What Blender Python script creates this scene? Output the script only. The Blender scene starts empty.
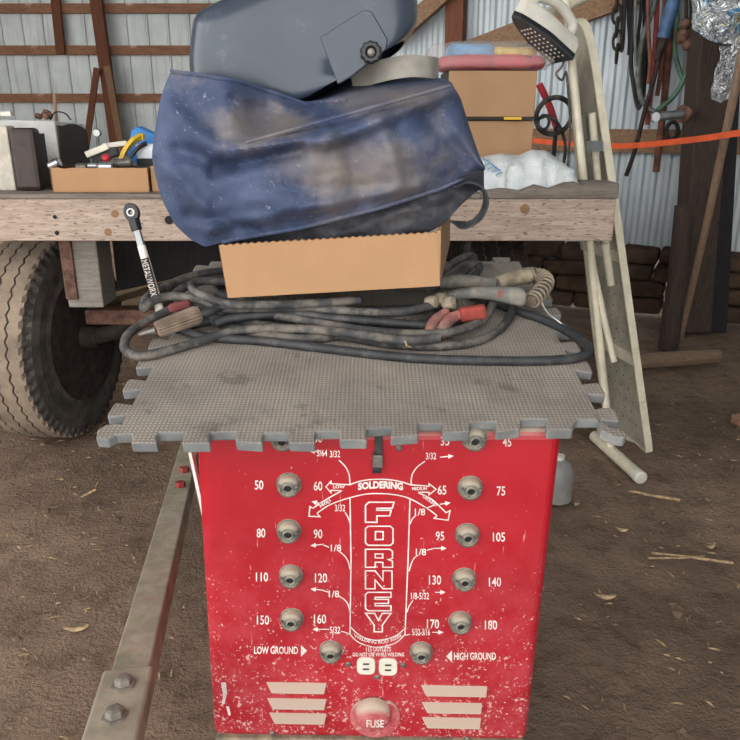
import bpy, bmesh, math, random
from mathutils import Vector, Matrix, noise
random.seed(7)
PI = math.pi
col = bpy.context.scene.collection
sc = bpy.context.scene
# ---------------------------------------------------------------- camera
CAMH = 1.05
TH = math.radians(18.97)
F = 740.0
cam_d = bpy.data.cameras.new('camera')
cam = bpy.data.objects.new('camera', cam_d); col.objects.link(cam)
cam.location = (0, 0, CAMH)
cam.rotation_euler = (PI/2 - TH, 0, 0)
cam_d.sensor_width = 36; cam_d.lens = 36
cam_d.clip_start = 0.02; cam_d.clip_end = 100
sc.camera = cam
CO, SI = math.cos(TH), math.sin(TH)
CAM = Vector((0, 0, CAMH))
def ray(px, py):
    u, v = (px-370)/F, (py-370)/F
    return Vector((u, CO - v*SI, -SI - v*CO))
def P(px, py, Y):                       # point seen at a pixel, at distance Y in front of the camera
    r = ray(px, py); return CAM + r*(Y/r.y)
def PZ(px, py, z):                      # ... on the level z
    r = ray(px, py); return CAM + r*((z-CAMH)/r.z)
def PP(px, py, o, n):                   # ... on the plane (o, n)
    r = ray(px, py); return CAM + r*((o-CAM).dot(n)/r.dot(n))
def lerp(a, b, t): return a + (b-a)*t
def interp(tab, x):
    if x <= tab[0][0]: return tab[0][1]
    for (a, b), (c, d) in zip(tab, tab[1:]):
        if x <= c: return b + (d-b)*(x-a)/(c-a)
    return tab[-1][1]
def sm(a, b, x):
    t = min(1, max(0, (x-a)/(b-a))); return t*t*(3-2*t)
# ---------------------------------------------------------------- materials
def lin(c):
    return tuple(((v/255)/12.92 if v/255 <= .04045 else ((v/255+.055)/1.055)**2.4) for v in c) + (1,)
class NT:
    def __init__(s, name):
        s.m = bpy.data.materials.new(name); s.m.use_nodes = True
        s.t = s.m.node_tree; s.b = s.t.nodes['Principled BSDF']
        s.co = s.n('ShaderNodeTexCoord').outputs['Object']
    def n(s, k, **kw):
        x = s.t.nodes.new(k)
        for a, b in kw.items(): setattr(x, a, b)
        return x
    def l(s, a, b): s.t.links.new(a, b)
    def mapping(s, scale=(1,1,1), rot=(0,0,0)):
        m = s.n('ShaderNodeMapping'); s.l(s.co, m.inputs['Vector'])
        m.inputs['Scale'].default_value = scale; m.inputs['Rotation'].default_value = rot
        return m.outputs[0]
    def noise(s, scale, detail=4, rough=.6, vec=None, dist=0):
        x = s.n('ShaderNodeTexNoise'); s.l(vec or s.co, x.inputs['Vector'])
        x.inputs['Scale'].default_value = scale; x.inputs['Detail'].default_value = detail
        x.inputs['Roughness'].default_value = rough; x.inputs['Distortion'].default_value = dist
        return x.outputs['Fac']
    def ramp(s, f, lo, hi):
        x = s.n('ShaderNodeMapRange'); x.interpolation_type = 'SMOOTHSTEP'
        s.l(f, x.inputs['Value']); x.inputs['From Min'].default_value = lo; x.inputs['From Max'].default_value = hi
        return x.outputs[0]
    def mix(s, f, a, b):
        x = s.n('ShaderNodeMix', data_type='RGBA')
        if isinstance(f, (int, float)): x.inputs[0].default_value = f
        else: s.l(f, x.inputs[0])
        for v, i in ((a, 6), (b, 7)):
            if isinstance(v, tuple): x.inputs[i].default_value = v
            else: s.l(v, x.inputs[i])
        return x.outputs[2]
    def math(s, op, a, b=None):
        x = s.n('ShaderNodeMath', operation=op)
        for v, i in ((a, 0), (b, 1)):
            if v is None: continue
            if isinstance(v, (int, float)): x.inputs[i].default_value = v
            else: s.l(v, x.inputs[i])
        return x.outputs[0]
    def bump(s, h, strength=.3, dist=.01):
        x = s.n('ShaderNodeBump'); s.l(h, x.inputs['Height'])
        x.inputs['Strength'].default_value = strength; x.inputs['Distance'].default_value = dist
        s.l(x.outputs[0], s.b.inputs['Normal'])
    def done(s, c, rough=.7, metal=0, spec=None):
        if isinstance(c, tuple): s.b.inputs['Base Color'].default_value = c
        else: s.l(c, s.b.inputs['Base Color'])
        if isinstance(rough, (int, float)): s.b.inputs['Roughness'].default_value = rough
        else: s.l(rough, s.b.inputs['Roughness'])
        s.b.inputs['Metallic'].default_value = metal
        if spec is not None: s.b.inputs['Specular IOR Level'].default_value = spec
        return s.m
def simple(name, c, rough=.6, metal=0, var=.15, scale=20, dust=None, amt=.5, dscale=12, bump=0, bs=80):
    t = NT(name)
    a = lin(c); d = lin(tuple(v*(1-var) for v in c)); e = lin(tuple(min(255, v*(1+var*.5)) for v in c))
    k = t.mix(t.ramp(t.noise(scale), .35, .65), d, e)
    if dust: k = t.mix(t.math('MULTIPLY', t.ramp(t.noise(dscale, 6, .7), .62-amt*.35, .75-amt*.2), min(1, amt+.3)), k, lin(dust))
    if bump: t.bump(t.noise(bs, 5), bump, .004)
    return t.done(k, rough, metal)
def wood(name, c1, c2, axis=0, rough=.85, knots=None, scale=8, dashes=False):
    t = NT(name)
    s = [14., 14., 14.]; s[axis] = 1.0
    v = t.mapping(tuple(s))
    g = t.noise(scale, 8, .7, v, .6); f = t.noise(scale*6, 4, .6, v)
    k = t.mix(t.ramp(g, .3, .7), lin(c1), lin(c2))
    k = t.mix(t.math('MULTIPLY', t.ramp(f, .5, .75), .5), k, lin(tuple(x*.62 for x in c1)))
    if dashes:
        k = t.mix(t.math('MULTIPLY', t.ramp(t.noise(1, 1, .5, t.mapping((42, 42, 210))), .62, .68), .7), k, lin((84,66,56)))
    if knots:
        k = t.mix(t.math('MULTIPLY', t.ramp(t.noise(5, 3), .62, .72), .75), k, lin(knots))
    t.bump(t.math('ADD', g, f), .4, .004)
    return t.done(k, rough)
M = {}
M['steel_dark'] = simple('steel_dark', (50,50,50), .55, .3, dust=(120,112,100), amt=.3)
# red enamel: chips, scuffs, dust lying on the ledges
t = NT('red_enamel')
geo = t.n('ShaderNodeNewGeometry'); sep = t.n('ShaderNodeSeparateXYZ'); t.l(geo.outputs['Normal'], sep.inputs[0])
so = t.n('ShaderNodeSeparateXYZ'); t.l(t.co, so.inputs[0])
low = t.ramp(so.outputs['Z'], .70, .22)
k = t.mix(t.ramp(t.noise(6, 4), .3, .7), lin((152,8,25)), lin((170,13,32)))
fade = t.math('MULTIPLY', t.ramp(t.noise(24, 6, .7), .38, .68), t.math('ADD', t.math('MULTIPLY', low, .5), .02))
k = t.mix(fade, k, lin((180,78,86)))
thr = t.math('SUBTRACT', .680, t.math('MULTIPLY', low, .115))
spn = t.math('ADD', t.math('MULTIPLY', t.noise(230, 3, .65), .75), t.math('MULTIPLY', t.noise(45, 3, .6), .25))
sp = t.ramp(t.math('SUBTRACT', spn, thr), 0, .03)
k = t.mix(t.math('MULTIPLY', sp, .7), k, lin((216,190,182)))
scr = t.ramp(t.noise(26, 3, .6, t.mapping((9, 1, 1), (0, .62, 0))), .70, .74)
k = t.mix(t.math('MULTIPLY', scr, .5), k, lin((222,160,155)))
du = t.math('MULTIPLY', t.ramp(sep.outputs['Z'], .35, .8), t.ramp(t.noise(60, 4), .2, .5))
k = t.mix(du, k, lin((172,158,144)))
t.bump(t.noise(60, 3), .06, .002)
M['red'] = t.done(k, t.math('ADD', .38, t.math('MULTIPLY', low, .3)))
t = NT('red_enamel_dusty')
geo = t.n('ShaderNodeNewGeometry'); sep = t.n('ShaderNodeSeparateXYZ'); t.l(geo.outputs['Normal'], sep.inputs[0])
k = t.mix(t.ramp(t.noise(30, 5, .7), .3, .7), lin((170,52,62)), lin((190,112,112)))
k = t.mix(t.math('MULTIPLY', t.ramp(t.noise(140, 4), .55, .68), .6), k, lin((214,186,178)))
k = t.mix(t.ramp(sep.outputs['Z'], .05, .55), k, lin((184,166,150)))
M['red_dusty'] = t.done(k, .8)
M['print'] = simple('printed_white', (228,214,208), .6, var=.1, scale=60)
M['socket'] = simple('dusty_socket', (112,112,104), .75, .1, .25, 60, dust=(168,160,146), amt=.75, dscale=40)
t = NT('socket_grey')
geo = t.n('ShaderNodeNewGeometry'); sep = t.n('ShaderNodeSeparateXYZ'); t.l(geo.outputs['Normal'], sep.inputs[0])
k = t.mix(t.ramp(t.noise(90, 4), .3, .7), lin((84,86,80)), lin((120,120,110)))
k = t.mix(t.math('MULTIPLY', t.ramp(t.noise(130, 4), .5, .65), .6), k, lin((150,144,130)))
k = t.mix(t.ramp(sep.outputs['Z'], .15, .75), k, lin((168,158,140)))
M['socket'] = t.done(k, .8)
M['hole'] = simple('dark_hole', (22,22,22), .8)
M['ivory'] = simple('ivory_plastic', (226,220,204), .5, var=.06)
M['chip'] = simple('bare_patch', (215,200,195), .8)
# foam mat: woven tread
t = NT('foam_tread')
w1 = t.n('ShaderNodeTexWave', wave_type='BANDS', bands_direction='X'); w1.inputs['Scale'].default_value = 62; t.l(t.co, w1.inputs['Vector'])
w2 = t.n('ShaderNodeTexWave', wave_type='BANDS', bands_direction='Y'); w2.inputs['Scale'].default_value = 55; t.l(t.co, w2.inputs['Vector'])
w1.inputs['Distortion'].default_value = .6; w2.inputs['Distortion'].default_value = .6
h = t.math('MULTIPLY', w1.outputs['Fac'], w2.outputs['Fac'])
k = t.mix(t.ramp(t.noise(9, 5), .3, .7), lin((138,130,122)), lin((164,155,144)))
k = t.mix(t.math('MULTIPLY', t.ramp(h, .4, .02), .4), k, lin((92,87,84)))
k = t.mix(t.math('MULTIPLY', t.ramp(t.noise(13, 5, .65), .56, .66), .6), k, lin((96,88,80)))
k = t.mix(t.math('MULTIPLY', t.ramp(t.noise(45, 4), .69, .76), .5), k, lin((176,170,164)))
t.bump(h, .5, .0015)
M['foam'] = t.done(k, .95, spec=.2)
M['foam_edge'] = simple('foam_edge', (114,117,117), .85, var=.12, dust=(150,145,138), amt=.3, dscale=30)
M['rubber'] = simple('cable_rubber', (58,59,60), .75, var=.2, scale=30, dust=(122,114,104), amt=.5, dscale=25)
M['rubber2'] = simple('cable_rubber_clean', (46,48,51), .6, var=.2, scale=30, dust=(96,92,88), amt=.35, dscale=25)
M['grey_rubber'] = simple('grey_rubber', (104,104,98), .8, var=.15, dust=(140,132,120), amt=.5, dscale=30)
M['tan_handle'] = simple('dusty_tan', (150,138,118), .85, var=.2, scale=40, dust=(108,100,86), amt=.4)
M['red_rag'] = simple('faded_red', (150,60,50), .8, var=.2, dust=(150,120,110), amt=.3)
M['maroon'] = simple('maroon_tape', (112,50,50), .8, var=.2, dust=(110,96,88), amt=.4)
M['pink_jaw'] = simple('pinkish_copper', (176,110,104), .7, .1, .2, 50, dust=(120,108,100), amt=.4)
M['dull_metal'] = simple('dull_metal', (120,116,110), .5, .6, .2, 40, dust=(120,105,90), amt=.3)
M['brown_handle'] = simple('brown_ribbed', (118,102,88), .85, var=.25, dust=(150,140,125), amt=.4)
def card(name, c):
    t = NT(name)
    wv = t.n('ShaderNodeTexWave', wave_type='BANDS', bands_direction='X'); wv.inputs['Scale'].default_value = 45
    t.l(t.co, wv.inputs['Vector']); wv.inputs['Distortion'].default_value = .8
    k = t.mix(t.ramp(t.noise(7, 4), .3, .7), lin(tuple(x*.94 for x in c)), lin(c))
    k = t.mix(t.math('MULTIPLY', t.noise(140, 3), .25), k, lin(tuple(x*.85 for x in c)))
    t.bump(wv.outputs['Fac'], .06, .001)
    return t.done(k, .85, spec=.2)
M['card'] = card('kraft_cardboard', (182,142,106))
M['card2'] = card('kraft_cardboard_dark', (174,138,104))
M['card_shaded'] = simple('cardboard_shaded', (112,74,50), .9, var=.2)  # darker brown that paints side shade onto cardboard walls
# blue nylon with dust
t = NT('blue_nylon')
k = t.mix(t.ramp(t.noise(8, 4), .3, .7), lin((50,61,88)), lin((74,86,115)))
dn = t.math('ADD', t.math('MULTIPLY', t.noise(5.5, 5, .55), .75), t.math('MULTIPLY', t.noise(60, 4, .7), .25))
sx = t.n('ShaderNodeSeparateXYZ'); t.l(t.co, sx.inputs[0])
k = t.mix(t.math('MULTIPLY', t.ramp(dn, .52, .66), .35), k, lin((134,124,116)))
li = t.ramp(t.noise(38, 6, .8, t.mapping((1,1,1)), 3.5), .61, .67)
k = t.mix(t.math('MULTIPLY', li, .7), k, lin((168,168,176)))
w1 = t.n('ShaderNodeTexWave', wave_type='BANDS', bands_direction='DIAGONAL'); w1.inputs['Scale'].default_value = 150; t.l(t.co, w1.inputs['Vector'])
t.bump(t.math('ADD', t.math('MULTIPLY', w1.outputs['Fac'], .12), t.noise(40, 5)), .35, .003)
M['blue_nylon'] = t.done(k, .7, spec=.35)
M['black_cloth'] = simple('black_cloth', (44,46,54), .9, var=.2, scale=18, dust=(92,90,92), amt=.35, bump=.3, bs=60)
M['helmet'] = simple('grey_helmet_shell', (58,67,79), .27, .0, .06, 8, dust=(110,112,116), amt=.06, dscale=16)
M['black_plastic'] = simple('black_plastic', (26,27,29), .4, var=.1)
M['grey_band'] = simple('grey_band', (160,154,144), .6, var=.1)
# wood kinds
M['deck_beam'] = wood('deck_beam_wood', (158,138,124), (196,178,162), 0, knots=(126,88,62), dashes=True)
M['deck_beam_dark'] = wood('deck_plank_wood', (104,96,88), (140,130,118), 0)
M['deck_plank'] = wood('deck_top_wood', (112,104,94), (146,136,122), 1)
M['grey_block'] = wood('weathered_block', (118,112,104), (150,144,136), 0)
M['girt'] = wood('girt_wood', (124,82,60), (172,126,98), 0, knots=(206,180,158))
M['girt_r'] = wood('girt_wood_pale', (120,88,64), (158,128,100), 0)
M['stud'] = wood('stud_wood', (96,56,38), (126,78,54), 2)
M['stud_pale'] = wood('stud_wood_pale', (120,90,64), (150,116,84), 2)
M['post'] = wood('post_wood', (54,42,36), (82,66,56), 2)
M['black_board'] = wood('black_board', (28,26,28), (44,40,40), 2)
M['pole'] = wood('pole_wood', (128,104,84), (160,134,110), 2)
M['log'] = wood('log_wood', (112,92,74), (144,120,98), 0)
M['axle_wood'] = wood('axle_wood', (120,104,86), (150,130,108), 0)
M['rust'] = simple('rusted_steel', (110,80,68), .8, .2, .3, 30, dust=(140,104,84), amt=.4)
M['rust_dark'] = simple('dark_rust', (52,44,38), .85, .1, .3, 30, dust=(84,70,58), amt=.3)
t = NT('tongue_paint')
k = t.mix(t.ramp(t.noise(14, 6, .7), .35, .65), lin((146,138,120)), lin((176,164,146)))
k = t.mix(t.math('MULTIPLY', t.ramp(t.noise(9, 5, .7), .50, .60), .7), k, lin((126,134,104)))
k = t.mix(t.math('MULTIPLY', t.ramp(t.noise(12, 6, .7, t.mapping((1,1.3,1))), .58, .68), .6), k, lin((170,122,108)))
M['tongue'] = t.done(k, .8, .1)
M['bolt'] = simple('bolt_steel', (148,142,132), .5, .5, .15)
M['tyre'] = simple('tyre_rubber', (76,72,68), .85, var=.2, dust=(104,98,90), amt=.35, dscale=10)
t = NT('tyre_tread_dust')
k = t.mix(t.ramp(t.noise(14, 5), .3, .7), lin((124,110,96)), lin((154,137,118)))
k = t.mix(t.math('MULTIPLY', t.ramp(t.noise(40, 4), .55, .7), .5), k, lin((96,84,74)))
M['tread'] = t.done(k, .95)
M['groove'] = simple('tread_groove', (92,80,70), .95)
# ground
t = NT('dirt')
k = t.mix(t.ramp(t.noise(1.6, 5), .3, .7), lin((134,113,97)), lin((170,145,125)))
k = t.mix(t.math('MULTIPLY', t.ramp(t.noise(14, 8, .7), .42, .68), .5), k, lin((84,68,56)))
k = t.mix(t.math('MULTIPLY', t.ramp(t.noise(90, 5, .7), .58, .70), .6), k, lin((164,144,122)))
t.bump(t.math('ADD', t.noise(22, 8, .7), t.math('MULTIPLY', t.noise(120, 4), .4)), 1.0, .03)
M['dirt'] = t.done(k, 1.0, spec=.1)
M['straw'] = simple('straw', (172,146,112), .9, var=.25, scale=90)
M['leaf'] = simple('dry_leaf', (176,150,120), .9, var=.25, scale=60)
M['brick'] = simple('broken_brick', (170,128,108), .9, var=.2, bump=.4)
t = NT('stone_courses')
k = t.mix(t.ramp(t.noise(5, 6), .3, .7), lin((64,50,42)), lin((98,80,66)))
t.bump(t.noise(9, 8, .7), .8, .03)
M['stone'] = t.done(k, 1, spec=.1)
# corrugated sheet steel
def sheet(name, a, b, streak):
    t = NT(name)
    v = t.mapping((3.2, 3.2, .25))
    k = t.mix(t.ramp(t.noise(2.2, 5), .3, .7), lin(a), lin(b))
    k = t.mix(t.math('MULTIPLY', t.ramp(t.noise(5, 6, .7, v), .5, .72), .55), k, lin(streak))
    return t.done(k, .5, .25)
M['sheet_far'] = sheet('sheet_steel_far', (184,190,190), (206,210,208), (140,140,136))
M['sheet_near'] = sheet('sheet_steel_near', (172,182,188), (198,206,210), (134,138,140))
M['roof'] = sheet('roof_sheet', (120,124,126), (140,144,146), (100,96,92))
M['cream'] = simple('cream_enamel', (222,214,190), .5, var=.05, dust=(170,160,138), amt=.2)
M['cream_mesh'] = simple('cream_perforated', (176,170,152), .6, var=.08, dust=(140,132,118), amt=.3)
M['white_plastic'] = simple('white_plastic', (222,218,206), .4, var=.04)
M['sole'] = simple('soleplate', (74,78,82), .4, .5, .1)
M['zinc'] = simple('zinc', (168,170,170), .35, .8, .1)
M['chrome'] = simple('chrome', (190,190,192), .25, .9, .1)
M['green_hose'] = simple('green_hose', (74,112,88), .5, var=.25, scale=14)
M['grey_hose'] = simple('grey_hose', (98,104,96), .6, var=.2)
M['black_hose'] = simple('black_strap', (42,40,42), .8, var=.25, dust=(90,82,76), amt=.3)
M['red_strap'] = simple('red_strap', (140,54,50), .8, var=.3, dust=(110,80,72), amt=.4)
M['rust_rod'] = simple('rusted_rod', (118,72,58), .8, .1, .3, dust=(90,70,60), amt=.4)
M['blue_tool'] = simple('blue_enamel', (70,104,146), .55, var=.2, dust=(110,110,115), amt=.3)
M['orange'] = simple('orange_webbing', (226,92,44), .7, var=.08)
M['white_paint'] = simple('white_appliance', (206,206,202), .5, var=.05, dust=(170,150,128), amt=.25, dscale=6)
M['rusty_white'] = simple('rusty_white', (196,190,176), .7, var=.1, dust=(146,112,84), amt=.5, dscale=8)
M['brown_panel'] = simple('brown_panel', (48,34,30), .5, var=.2, dust=(70,50,42), amt=.3)
M['yellow'] = simple('yellow_plastic', (214,178,52), .5, var=.1)
M['blue_plastic'] = simple('blue_plastic', (34,122,196), .45, var=.08)
M['red_plastic'] = simple('red_plastic', (196,48,62), .5, var=.1)
M['pink_red'] = simple('pink_red_pack', (206,44,66), .45, var=.15)
M['pack_blue'] = simple('pack_blue', (86,156,206), .4, var=.12)
M['pack_yellow'] = simple('pack_yellow', (222,188,90), .4, var=.12)
M['alu'] = simple('white_alu', (206,212,218), .4, .2, .05)
t = NT('thin_white_plastic')
k = t.mix(t.ramp(t.noise(18, 5), .3, .7), lin((196,206,210)), lin((226,230,230)))
t.bump(t.noise(28, 6, .7, None, 1.2), .5, .01)
M['bag_white'] = t.done(k, .35)
t = NT('clear_wrap')
t.b.inputs['Alpha'].default_value = .28
t.bump(t.noise(45, 5, .7, None, 1.5), .8, .01)
M['wrap'] = t.done(lin((230,222,220)), .2)
t = NT('foil')
t.bump(t.noise(22, 3, .6, None, 1.0), 1.0, .12)
M['foil'] = t.done(lin((236,236,238)), .16, .9)
t = NT('printed_foil')
n1 = t.noise(13, 4, .6, None, .8)
k = t.mix(t.ramp(n1, .52, .56), lin((206,210,212)), lin((96,158,196)))
k = t.mix(t.ramp(t.noise(19, 4, .6, t.mapping((1,1.2,.9), (0,.4,.3)), .8), .60, .63), k, lin((214,204,132)))
t.bump(t.noise(20, 3, .6, None, 1.0), 1.0, .06)
M['foil_print'] = t.done(k, .2, .7)
M['blue_ink'] = simple('blue_ink', (116,158,196), .5)
M['black_yellow'] = simple('dark_print', (52,48,44), .6, var=.2)
M['jug'] = simple('grey_plastic', (140,138,134), .5, var=.08)
M['white_strip'] = simple('white_strip', (224,222,216), .5, var=.04)
# ---------------------------------------------------------------- mesh building
MW = {}
def empty(name, loc, label, cat, group=None, rz=0, mat=None):
    o = bpy.data.objects.new(name, None); col.objects.link(o)
    m = mat or (Matrix.Translation(Vector(loc)) @ Matrix.Rotation(rz, 4, 'Z'))
    o.matrix_world = m; MW[o.name] = m.copy()
    o.empty_display_size = .05
    tag(o, label, cat, group)
    return o
def tag(o, label=None, cat=None, group=None, kind=None):
    if label: o['label'] = label
    if cat: o['category'] = cat
    if group: o['group'] = group
    if kind: o['kind'] = kind
    return o
class MB:
    def __init__(s): s.v = []; s.f = []; s.mi = []; s.mats = []; s.cur = 0
    def use(s, m):
        if m not in s.mats: s.mats.append(m)
        s.cur = s.mats.index(m); return s
    def add(s, vs, fs):
        o = len(s.v); s.v += [Vector(x) for x in vs]
        for f in fs: s.f.append([o+i for i in f]); s.mi.append(s.cur)
        return s
    def box(s, c, size, R=None):
        x, y, z = [d/2 for d in size]
        vs = [Vector((a*x, b*y, d*z)) for d in (-1,1) for b in (-1,1) for a in (-1,1)]
        if R is not None: vs = [R @ q for q in vs]
        c = Vector(c)
        return s.add([c+q for q in vs], [(0,2,3,1),(4,5,7,6),(0,1,5,4),(2,6,7,3),(0,4,6,2),(1,3,7,5)])
    def hexa(s, q):     # 8 corners, bottom ring then top ring
        return s.add(q, [(3,2,1,0),(4,5,6,7),(0,1,5,4),(1,2,6,5),(2,3,7,6),(3,0,4,7)])
    def prism(s, pts, d):   # polygon of world points extruded by the vector d
        n = len(pts); a = [Vector(p) for p in pts]; d = Vector(d)
        s.add(a + [p+d for p in a], [list(range(n))[::-1], list(range(n, 2*n))] + [(i, (i+1) % n, n+(i+1) % n, n+i) for i in range(n)])
        return s
    def tube(s, path, r, n=10, cap=True):
        path = [Vector(p) for p in path]
        m = len(path); rs = r if isinstance(r, (list, tuple)) else [r]*m
        tg = [(path[min(i+1, m-1)]-path[max(i-1, 0)]).normalized() for i in range(m)]
        a = Vector((0,0,1)) if abs(tg[0].z) < .9 else Vector((1,0,0))
        u = tg[0].cross(a).normalized(); vs = []
        for i in range(m):
            u = (u - tg[i]*u.dot(tg[i])).normalized(); w = tg[i].cross(u)
            for k in range(n):
                an = 2*PI*k/n; vs.append(path[i] + (u*math.cos(an)+w*math.sin(an))*rs[i])
        fs = [(i*n+k, i*n+(k+1) % n, (i+1)*n+(k+1) % n, (i+1)*n+k) for i in range(m-1) for k in range(n)]
        if cap: fs += [list(range(n))[::-1], [(m-1)*n+k for k in range(n)]]
        return s.add(vs, fs)
    def lathe(s, prof, o, ax, n=28, closed=False):   # prof: (radius, along axis)
        o = Vector(o); ax = Vector(ax).normalized()
        a = Vector((0,0,1)) if abs(ax.z) < .9 else Vector((1,0,0))
        u = ax.cross(a).normalized(); w = ax.cross(u); m = len(prof)
        vs = [o + ax*h + (u*math.cos(2*PI*k/n)+w*math.sin(2*PI*k/n))*r for r, h in prof for k in range(n)]
        fs = [(i*n+k, i*n+(k+1) % n, (i+1)*n+(k+1) % n, (i+1)*n+k) for i in range(m-1) for k in range(n)]
        if not closed: fs += [list(range(n))[::-1], [(m-1)*n+k for k in range(n)]]
        return s.add(vs, fs)
    def ribbon(s, path, side, w, th):   # flat strap: side = width direction
        path = [Vector(p) for p in path]; side = Vector(side).normalized(); m = len(path); vs = []
        for i in range(m):
            tg = (path[min(i+1, m-1)]-path[max(i-1, 0)]).normalized()
            sd = (side - tg*side.dot(tg)).normalized(); nn = tg.cross(sd)
            for a, b in ((-1,-1),(1,-1),(1,1),(-1,1)): vs.append(path[i]+sd*a*w/2+nn*b*th/2)
        fs = [(i*4+k, i*4+(k+1) % 4, (i+1)*4+(k+1) % 4, (i+1)*4+k) for i in range(m-1) for k in range(4)]
        return s.add(vs, fs + [(3,2,1,0), tuple((m-1)*4+k for k in range(4))])
    def build(s, name, mat, parent=None, smooth=False, bevel=0, sub=0, recalc=True, bseg=2):
        if parent is not None: inv = MW[parent.name].inverted(); base = None
        else:
            mn = [min(q[i] for q in s.v) for i in range(3)]; mx = [max(q[i] for q in s.v) for i in range(3)]
            base = Vector(((mn[0]+mx[0])/2, (mn[1]+mx[1])/2, mn[2])); inv = Matrix.Translation(-base)
        me = bpy.data.meshes.new(name); me.from_pydata([inv @ q for q in s.v], [], s.f)
        mats = s.mats or [mat]
        for m in mats: me.materials.append(M[m] if isinstance(m, str) else m)
        if len(mats) > 1:
            for p, i in zip(me.polygons, s.mi): p.material_index = i
        if recalc:
            b = bmesh.new(); b.from_mesh(me); bmesh.ops.recalc_face_normals(b, faces=b.faces); b.to_mesh(me); b.free()
        if smooth:
            for p in me.polygons: p.use_smooth = True
            me.set_sharp_from_angle(angle=math.radians(48))
        o = bpy.data.objects.new(name, me); col.objects.link(o)
        if parent is not None:
            o.parent = parent; MW[o.name] = MW[parent.name].copy()
        else:
            o.location = base; MW[o.name] = Matrix.Translation(base)
        if bevel:
            md = o.modifiers.new('bevel', 'BEVEL'); md.width = bevel; md.segments = bseg; md.limit_method = 'ANGLE'; md.angle_limit = math.radians(40)
        if sub:
            md = o.modifiers.new('sub', 'SUBSURF'); md.levels = sub; md.render_levels = sub
        return o
def spline(pts, n=8):
    p = [Vector(q) for q in pts]; out = []
    for i in range(len(p)-1):
        a, b, c, d = p[max(i-1, 0)], p[i], p[i+1], p[min(i+2, len(p)-1)]
        for k in range(n):
            t = k/n
            out.append(.5*((2*b)+(c-a)*t+(2*a-5*b+4*c-d)*t*t+(3*b-a-3*c+d)*t*t*t))
    out.append(p[-1]); return out
def thing(name, mb, mat, label, cat, group=None, **kw):
    return tag(mb.build(name, mat, None, **kw), label, cat, group)
def struct(name, mb, mat, **kw):
    return tag(mb.build(name, mat, None, **kw), kind='structure')
X, Y, Z = Vector((1,0,0)), Vector((0,1,0)), Vector((0,0,1))
#======================================================================= SETTING
# floor
nx, ny = 230, 240
def floorh(x, y): return min(.012, .018*noise.noise(Vector((x*1.1, y*1.1, 0))) + .009*noise.noise(Vector((x*5, y*5, 3))) + .005*noise.noise(Vector((x*13, y*13, 9))) - .012)
mb = MB(); vs = []
for j in range(ny+1):
    for i in range(nx+1):
        x = lerp(-7, 4.5, i/nx); y = lerp(-2, 10, j/ny); vs.append((x, y, floorh(x, y)))
mb.add(vs, [(j*(nx+1)+i, j*(nx+1)+i+1, (j+1)*(nx+1)+i+1, (j+1)*(nx+1)+i) for j in range(ny) for i in range(nx)])
floor = struct('floor', mb, 'dirt', smooth=True)
# far wall of ribbed sheet steel
BY = 9.5
def ribbed(a, b, z0, z1, pitch, depth, nrm, flat=.7):
    a, b = Vector(a), Vector(b); d = (b-a); L = d.length; d.normalize(); n = int(L/pitch); prof = []
    for i in range(n):
        s = i*pitch
        for q, h in ((0,0),(flat,0),(flat+(1-flat)*.3,1),(flat+(1-flat)*.7,1),(1,0)): prof.append((s+q*pitch, h*depth))
    vs = []
    for s, h in prof:
        p = a+d*s+Vector(nrm)*h; vs += [(p.x, p.y, z0), (p.x, p.y, z1)]
    m = MB(); m.add(vs, [(2*i, 2*i+2, 2*i+3, 2*i+1) for i in range(len(prof)-1)]); return m
struct('wall_back', ribbed((-7,BY,0), (.2,BY,0), 0, 4.2, .245, .014, (0,-1,0), .84), 'sheet_far')
# nearer wall on the right, turned
WA = Vector((1.53, 4.2, 0)); WD = Vector((math.cos(math.radians(25)), -math.sin(math.radians(25)), 0)); WN = Vector((-WD.y*-1, -WD.x, 0))
WN = Vector((WD.y, -WD.x, 0))      # faces the camera
WL0, WL1 = -2.6, 2.6
def wallp(px, py, off=0): return PP(px, py, WA+WN*off, WN)
struct('wall_right', ribbed(WA+WD*WL0, WA+WD*WL1, .28, 4.2, .068, .010, tuple(WN), .3), 'sheet_near')
c = WA+WD*WL0
struct('wall_return', ribbed((c.x, c.y, 0), (c.x, BY, 0), 0, 4.2, .245, .022, (-1,0,0), .72), 'sheet_far')
e = WA+WD*WL1
struct('wall_side', ribbed((e.x, e.y, 0), (e.x, -1.2, 0), 0, 4.2, .068, .016, (-1,0,0), .45), 'sheet_near')
struct('wall_left', ribbed((-7,BY,0), (-7,4.0,0), 0, 4.2, .245, .022, (1,0,0), .72), 'sheet_far')
mb = MB().box((-1.2, 4.2, 4.26), (11.8, 11.2, .06)); struct('ceiling', mb, 'roof')  # unseen roof and side walls, placed so daylight enters from behind the camera
struct('wall_light_block', ribbed((1.3,-1.2,0), (e.x,-1.2,0), 0, 4.2, .068, .016, (0,1,0), .45), 'sheet_near')  # unseen wall added so daylight arrives from the front left
# stone footing under the right wall, one course mass
mb = MB()
for row in range(4):
    s = WL0 - .1*(row % 2)
    while s < WL1:
        L = random.uniform(.18, .34); hh = .085
        cc = WA + WD*(s+L/2) + WN*(.06+.03*random.random()+ (3-row)*.03); cc.z = .02+row*hh+hh/2
        R = Matrix((WD, WN, Z)).transposed()
        mb.box(cc, (L*.97, .22, hh*.93), R @ Matrix.Rotation(random.uniform(-.06,.06), 3, 'Y'))
        s += L
struct('trim_1', mb, 'stone', bevel=.018)
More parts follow.
